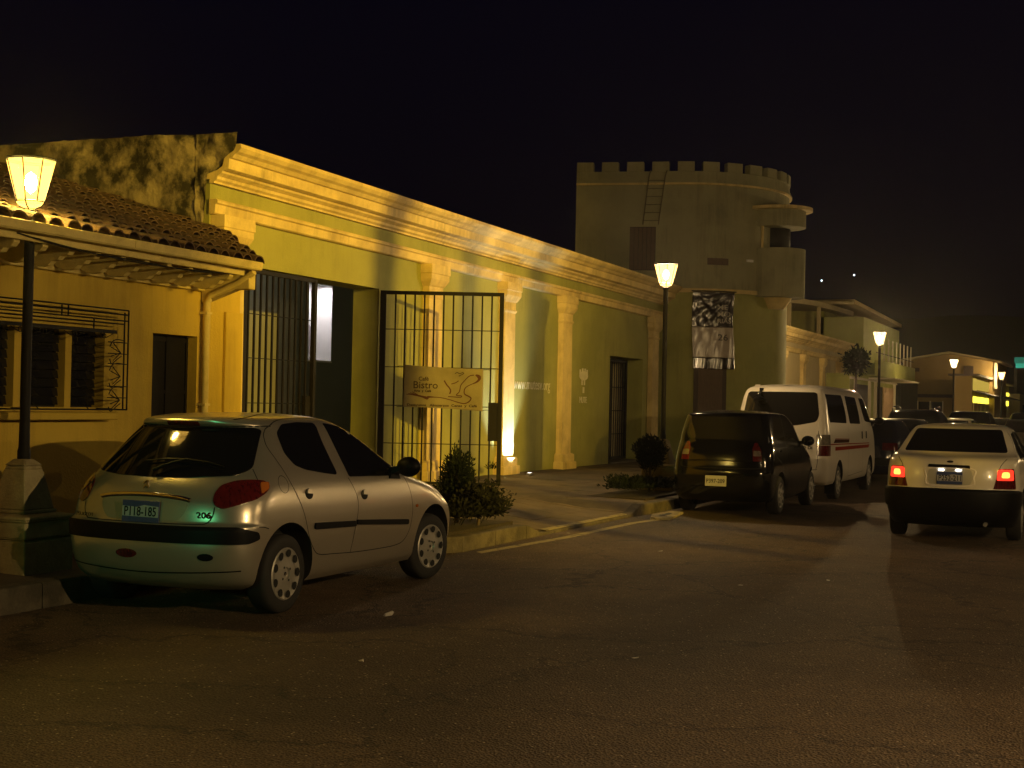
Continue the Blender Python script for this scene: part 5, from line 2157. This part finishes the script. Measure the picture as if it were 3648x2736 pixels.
for mir in (False, True):
    for k, pl in enumerate(([(-2.37, 1.86), (-2.36, 1.77), (-2.40, 1.50), (-2.33, 1.375), (-.73, 1.352), (-.70, 1.49), (-.80, 1.73), (-.84, 1.862)],
                            [(-.50, 1.855), (-.50, 1.70), (-.38, 1.345), (.76, 1.332), (.77, 1.447), (.62, 1.835)],
                            [(1.0, 1.832), (1.50, 1.825), (1.80, 1.69), (2.20, 1.345), (1.36, 1.385), (1.20, 1.522)])):
        c3.overlay('R', rpoly(pl, .05, 3), m_glass, ('rear_side_window', 'sliding_door_window', 'front_door_window')[k], .003, mirror=mir)
    t = c3.overlay(math.radians(28), rpoly([(-.63, 1.165), (-.625, .81), (-.51, .80), (-.50, 1.17)], .012, 2), m_clr, 'tail_light', .010, res=.03, mirror=mir) if False else None
    c3.seam('R', [(-.60, 1.90), (-.60, 1.3), (-.62, .75), (-.60, .38)], mirror=mir)
    c3.seam('R', [(.98, 1.88), (1.02, 1.3), (.98, .8), (1.02, .40)], mirror=mir)
    c3.seam('R', [(1.02, .42), (-.60, .385)], mirror=mir, sm=False)
    c3.seam('R', [(-2.5, 1.985), (-1.2, 1.985), (.2, 1.965), (1.2, 1.92)], 'roof_gutter', .03, m_whitep, .004, h=.02, mirror=mir)
    for hx in (.86, 1.36):
        c3.overlay('R', rpoly([(hx - .02, 1.05), (hx + .05, 1.05), (hx + .05, 1.19), (hx - .02, 1.19)], .01, 2), m_rub, 'door_handle', .014, res=.04, mirror=mir)
m_sred = mat('stripe_red', (.24, .022, .006), .9, spec=.02)
m_sbrn = mat('stripe_brown', (.05, .016, .01), .9, spec=.02)
for mir in (False, True):
    c3.overlay('R', [(-2.45, .985), (1.75, .945), (1.75, .962), (-2.45, 1.006)], m_sred, 'side_stripe', .007, res=.025, ru=.1, mirror=mir, rim=.001)
    c3.overlay('R', [(-1.98, .880), (1.66, .865), (1.76, .925), (-1.98, .945)], m_sred, 'side_stripe', .007, res=.025, ru=.1, mirror=mir, rim=.001)
    c3.overlay('R', [(-2.15, 1.015), (-.62, 1.0), (-.58, 1.055), (-2.0, 1.078)], m_sbrn, 'side_stripe', .007, res=.025, ru=.1, mirror=mir, rim=.001)
    c3.overlay('R', [(-2.05, 1.083), (-.58, 1.060), (-.57, 1.069), (-1.95, 1.093)], m_sred, 'side_stripe', .007, res=.02, ru=.1, mirror=mir, rim=.001)
VCv = ('C', -2.0)
for mir in (False, True):
    t = c3.overlay(VCv, rpoly([(-62 * D_, .985), (-41 * D_, .985), (-41 * D_, 1.165), (-60 * D_, 1.165)][::-1], .01, 2), m_clr, 'tail_light', .010, res=.03, ru=.06, mirror=mir)
    c3.overlay(VCv, rpoly([(-62 * D_, .80), (-41 * D_, .80), (-41 * D_, .98), (-62 * D_, .98)][::-1], .01, 2), m_redl, 'tail_light', .010, res=.03, ru=.06, mirror=mir)
c3.seam('B', [(-.66, 1.23), (-.66, .80), (-.64, .60), (-.58, .565), (0, .56), (.58, .565), (.64, .60), (.66, .80), (.66, 1.23)], w=.008)
c3.overlay('B', rpoly([(-.6, .30), (.6, .30), (.6, .37), (-.6, .37)], .01, 2), m_rub, 'bumper_valance', .004)
hb = c3.ray('B', -.40, .94)
text_mesh('3.0D Di', .075, frame_M((hb[0].x - .006, -.30, .915), (0, -1, 0), (0, 0, 1)), m_greyp, 'badge_lettering', c3.root, extrude=.001, sx=1.15, bold=.002)
# rear under-mirror on its arm and the wiper
um = MB()
um.box(-.03, .05, -.035, .035, -.05, .02)
um.tube([(-.02, 0, -.03), (-.16, 0, -.08), (-.20, 0, -.14)], .016, 8)
um.lathe([(.001, 0), (.05, -.01), (.095, -.05), (.10, -.065), (.001, -.07)], 18, c=(-.20, 0, -.12))
o = um.build('rear_view_mirror', m_rub, c3.root)
hb = c3.ray('B', .36, 1.93)
o.location = (hb[0].x, .36, 1.93)
c3.mirror(2.18, -.80, 1.34, -1, m_rub, 1.0)
c3.root.location.z = -.012
fl = MB()
for xw in (-1.50 + -.36, 1.95 - .36):
    for sd in (-1, 1):
        fl.box(xw - .008, xw + .008, sd * .62, sd * .80, .12, .42)
fl.build('mudflap', m_rub, c3.root)

# --- cream sedan driving away ---------------------------------------------------------------
rows = [
    (.19, -1.98, 1.90, .72, .42, .35), (.25, -2.06, 2.02, .765, .42, .38), (.38, -2.12, 2.10, .80, .42, .42), (.52, -2.13, 2.11, .815, .42, .45),
    (.63, -2.125, 2.07, .818, .42, .5), (.655, -2.10, 2.05, .818, .42, .55), (.75, -2.10, 1.92, .815, .42, .6), (.85, -2.09, 1.62, .81, .42, .6),
    (.93, -2.075, 1.25, .80, .42, .55), (.985, -2.05, .98, .79, .42, .45), (1.02, -1.99, .88, .775, .42, .42), (1.04, -1.85, .84, .762, .28, .42),
    (1.055, -1.66, .81, .752, .24, .42), (1.075, -1.57, .78, .738, .26, .40), (1.12, -1.49, .70, .712, .30, .38), (1.20, -1.38, .58, .678, .32, .36),
    (1.30, -1.23, .40, .632, .34, .34), (1.36, -1.12, .25, .598, .36, .34), (1.395, -1.02, .12, .56, .40, .34), (1.415, -.88, .0, .48, .4, .3),
    (1.43, -.70, -.15, .33, .3, .2), (1.436, -.5, -.3, .1, .08, .08)]
c4 = Car('cream_sedan', 'cream saloon car driving away on the right with its red tail lights lit', 'car', 20.12, 1.82, m_cars, rows, (-1.25, 1.25), .29, .70, n=2.5, barrel=.05)
c4.overlay('B', rpoly([(-.625, 1.085), (.625, 1.085), (.52, 1.365), (-.52, 1.365)], .035, 3), m_glass, 'rear_window', .003)
for mir in (False, True):
    c4.overlay('R', rpoly([(-.90, 1.315), (-.42, 1.345), (-.40, .965), (-1.30, 1.005), (-1.22, 1.07)], .03, 3), m_glass, 'rear_door_window', .003, mirror=mir)
    c4.overlay('R', rpoly([(-.34, 1.345), (.05, 1.32), (.45, 1.12), (.62, .98), (.58, .945), (-.33, .96)], .03, 3), m_glass, 'front_door_window', .003, mirror=mir)
    c4.seam('R', [(-.37, 1.37), (-.37, .96), (-.36, .6), (-.36, .30)], mirror=mir)
    c4.seam('R', [(-.95, 1.34), (-1.30, 1.03), (-1.2, .8), (-.95, .6), (-.85, .32)], mirror=mir)
    c4.overlay(VCs if False else ('C', -1.4), rpoly([(-58 * D_, .66), (-38 * D_, .66), (-43 * D_, .905), (-57 * D_, .905)][::-1], .012, 2), m_redl, 'tail_light_lower', .006, res=.03, ru=.06, mirror=mir)
    lit = c4.overlay('B', rpoly([(-.72, .765), (-.535, .765), (-.55, .895), (-.71, .895)][::-1], .02, 2), emit('tail_glow', (1, .03, .012), 1.5), 'lit_tail_light', .010, res=.03, mirror=mir)
    c4.overlay('B', rpoly([(-.675, .795), (-.585, .795), (-.595, .865), (-.67, .865)][::-1], .02, 2), emit('tail_core', (1, .34, .05), 2.4), 'lit_tail_light', .014, res=.03, mirror=mir)
    c4.seam('B', [(-.52, .66), (-.545, .80), (-.575, .93), (-.64, 1.02)], mirror=mir)
c4.overlay(('C', -1.2), rpoly([(-62 * D_, .50), (-50 * D_, .42), (50 * D_, .42), (62 * D_, .50), (62 * D_, .61), (50 * D_, .635), (-50 * D_, .635), (-62 * D_, .61)], .03, 2), m_rub, 'rear_bumper', .030, res=.04, ru=.06, rim=.03)
c4.overlay(('C', -1.2), rpoly([(-62 * D_, .20), (62 * D_, .20), (62 * D_, .46), (-62 * D_, .46)], .01, 2), m_rub, 'lower_bumper', .010, res=.05, ru=.08)
c4.overlay('B', rpoly([(-.235, .895), (.26, .905), (.25, .940), (-.23, .935)], .012, 2), m_rub, 'boot_handle', .010, res=.03)
c4.overlay('B', rpoly([(-.235, .69), (.235, .69), (.27, .78), (.25, .89), (-.25, .89), (-.27, .78)], .05, 3), mat('boot_recess_shade', (.42, .40, .33), .35, coat=.3), 'plate_recess', .002)  # flush patch in darkened cream paints in the shade of the recess
c4.seam('B', [(-.235, .69), (.235, .69), (.275, .79), (.25, .892), (-.25, .892), (-.275, .79)], 'recess_edge', .026, m_whitep, .002, h=.010, closed=True)
c4.plate(.0, .78, 'P252-211', True, w=.30, h=.15)
for yy in (-.10, .10):
    c4.overlay('B', [(yy - .03, .868), (yy + .03, .868), (yy + .03, .880), (yy - .03, .880)], emit('plate_lamp', (1, .95, .85), 9), 'plate_lamp', .012, res=.02)
c4.mirror(.55, -.80, .98, -1, m_cars, 1.0)
c4.overlay('B', [(.0 + .04 * math.cos(a), .975 + .014 * math.sin(a)) for a in np.linspace(0, 2 * math.pi, 13)[:-1]], m_greyp, 'badge', .004, res=.02)
MB().tube([(-1.9, -.42, .24), (-2.12, -.42, .235)], .025, 10).build('exhaust', m_steel, c4.root)

# --- further parked and driving cars -----------------------------------------------------------
hatch_rows = [
    (.20, -1.80, 1.80, .70, .30, .35), (.30, -1.90, 1.92, .76, .28, .4), (.50, -1.93, 1.98, .79, .28, .45), (.70, -1.91, 1.92, .79, .28, .5),
    (.85, -1.885, 1.60, .785, .28, .5), (.93, -1.86, 1.15, .77, .28, .45), (1.0, -1.82, .92, .745, .28, .4), (1.15, -1.72, .65, .69, .28, .36),
    (1.30, -1.61, .35, .635, .28, .34), (1.36, -1.55, .15, .60, .3, .34), (1.385, -1.42, .0, .53, .35, .3), (1.40, -1.1, -.25, .35, .3, .25), (1.405, -.9, -.45, .1, .1, .1)]
suv_rows = [
    (.28, -2.0, 2.0, .74, .28, .35), (.40, -2.12, 2.15, .82, .28, .4), (.65, -2.15, 2.22, .86, .28, .45), (.90, -2.12, 2.1, .86, .28, .5),
    (1.02, -2.09, 1.6, .85, .28, .5), (1.12, -2.05, 1.15, .83, .28, .45), (1.22, -2.0, .95, .80, .28, .4), (1.40, -1.88, .60, .74, .28, .36),
    (1.54, -1.78, .28, .68, .28, .34), (1.60, -1.70, .08, .64, .32, .34), (1.635, -1.5, -.1, .54, .4, .3), (1.65, -1.1, -.4, .35, .3, .2), (1.655, -.8, -.6, .1, .08, .08)]


def simple_car(name, label, cat, x, y, paint, rows_, wheels, zwin, belt, plate=None, lights=m_redl, glow=None, wr=.29, track=.69, sub=2):
    c = Car(name, label, cat, x, y, paint, rows_, wheels, wr, track, n=2.9, sub=sub, group='cars queued along the street')
    z0, z1 = zwin
    R = c.R
    wa = float(np.interp(z0, R[:, 0], R[:, 3])) - .12
    wb = float(np.interp(z1, R[:, 0], R[:, 3])) - .07
    c.overlay('B', rpoly([(-wa, z0), (wa, z0), (wb, z1), (-wb, z1)], .04, 3), m_glass, 'rear_window', .004, res=.08)
    xr = float(np.interp(z0, R[:, 0], R[:, 1]))
    xf = float(np.interp(z0, R[:, 0], R[:, 2]))
    xr1 = float(np.interp(z1, R[:, 0], R[:, 1]))
    xf1 = float(np.interp(z1, R[:, 0], R[:, 2]))
    for mir in (False, True):
        c.overlay('R', rpoly([(xr + .35, z0), (-.30, z0 - .01), (-.30, z1 + .01), (xr1 + .42, z1)], .03, 3), m_glass, 'rear_door_window', .004, res=.08, mirror=mir)
        c.overlay('R', rpoly([(-.22, z0 - .01), (xf - .18, z0 - .02), (xf1 - .1, z1 - .02), (-.22, z1 + .01)], .03, 3), m_glass, 'front_door_window', .004, res=.08, mirror=mir)
        c.overlay('B', rpoly([(-.74, belt - .22), (-.42, belt - .22), (-.42, belt - .06), (-.72, belt - .06)][::-1], .02, 2), glow or lights, 'tail_light', .008, res=.06, mirror=mir)
        c.seam('R', [(-.26, z1), (-.26, z0), (-.25, .6), (-.25, .35)], mirror=mir)
    if plate:
        c.plate(.0, plate[0], plate[1])
    c.overlay(('C', -1.1), rpoly([(-55 * D_, .40), (55 * D_, .40), (55 * D_, .56), (-55 * D_, .56)], .02, 2), m_rub, 'rear_bumper', .02, res=.08, ru=.12, rim=.02)
    return c


simple_car('dark_hatchback', 'dark blue squarish hatchback just past the front of the white minibus', 'car', 33.45, 5.02, m_bluep, hatch_rows, (-1.25, 1.25), (.99, 1.33), .95, (.58, ''))
simple_car('dark_estate', 'dark estate car with a pale lit roof edge beyond the blue hatchback', 'car', 38.4, 5.08, m_greyp, hatch_rows, (-1.25, 1.25), (.99, 1.33), .95)
cs = simple_car('dark_suv', 'tall dark off-road car with bright roof rails behind the cream saloon', 'car', 43.9, 5.30, m_blackp, suv_rows, (-1.35, 1.4), (1.18, 1.56), 1.14, wr=.34, track=.74)
for sd in (-1, 1):
    rl = MB()
    rl.tube(spline([(-1.55, sd * .60, 1.60), (-1.45, sd * .60, 1.68), (-1.2, sd * .60, 1.72), (-.3, sd * .58, 1.72), (.0, sd * .57, 1.69), (.1, sd * .57, 1.60)], 5), .022, 8)
    rl.build('roof_rail', m_chrome, cs.root)
fog = emit('far_tail_glow', (1, .08, .05), 2.5)
m_gold = mat('beige_paint', (.30, .26, .19), .28, metal=.2, coat=.6)
for (x, y, p, rr_, lab, gl) in (
        (50.0, 4.9, m_gold, hatch_rows, 'beige car roof glinting right beyond the dark off-road car', None),
        (56.5, 4.9, m_blackp, suv_rows, 'black tall car seen just over the saloon roof before the shop row', None),
        (50.5, 2.6, m_greyp, hatch_rows, 'grey car ahead of the cream saloon in the driving lane', None),
        (66.0, 4.7, m_bluep, hatch_rows, 'small dark car far down the kerb before the orange house', None),
        (75.0, 3.9, m_blackp, suv_rows, 'distant dark tall car with glowing red lamps near the shop row', fog)):
    simple_car('distant_car', lab, 'car', x, y, p, rr_, (-1.25, 1.3), (.99, 1.33) if rr_ is hatch_rows else (1.18, 1.56), .95 if rr_ is hatch_rows else 1.14, glow=gl, sub=2)

# ------------------------------------------------------------------ thin volume box added to give the lamps a faint halo like lens glow
hz = MB().box(-40, 320, -60, 90, -1.0, 11.0).build('halo_volume', mat('halo_volume', (1, 1, 1)))
hm = bpy.data.materials.new('halo_air')
hm.use_nodes = True
hm.node_tree.nodes.clear()
ho_ = hm.node_tree.nodes.new('ShaderNodeOutputMaterial')
pv = hm.node_tree.nodes.new('ShaderNodeVolumePrincipled')
pv.inputs['Color'].default_value = (.9, .88, .86, 1)
pv.inputs['Density'].default_value = HALO_DENSITY
pv.inputs['Anisotropy'].default_value = .8
hm.node_tree.links.new(pv.outputs[0], ho_.inputs['Volume'])
hz.data.materials.clear()
hz.data.materials.append(hm)
hz['kind'] = 'stuff'
scene.cycles.volume_bounces = 0
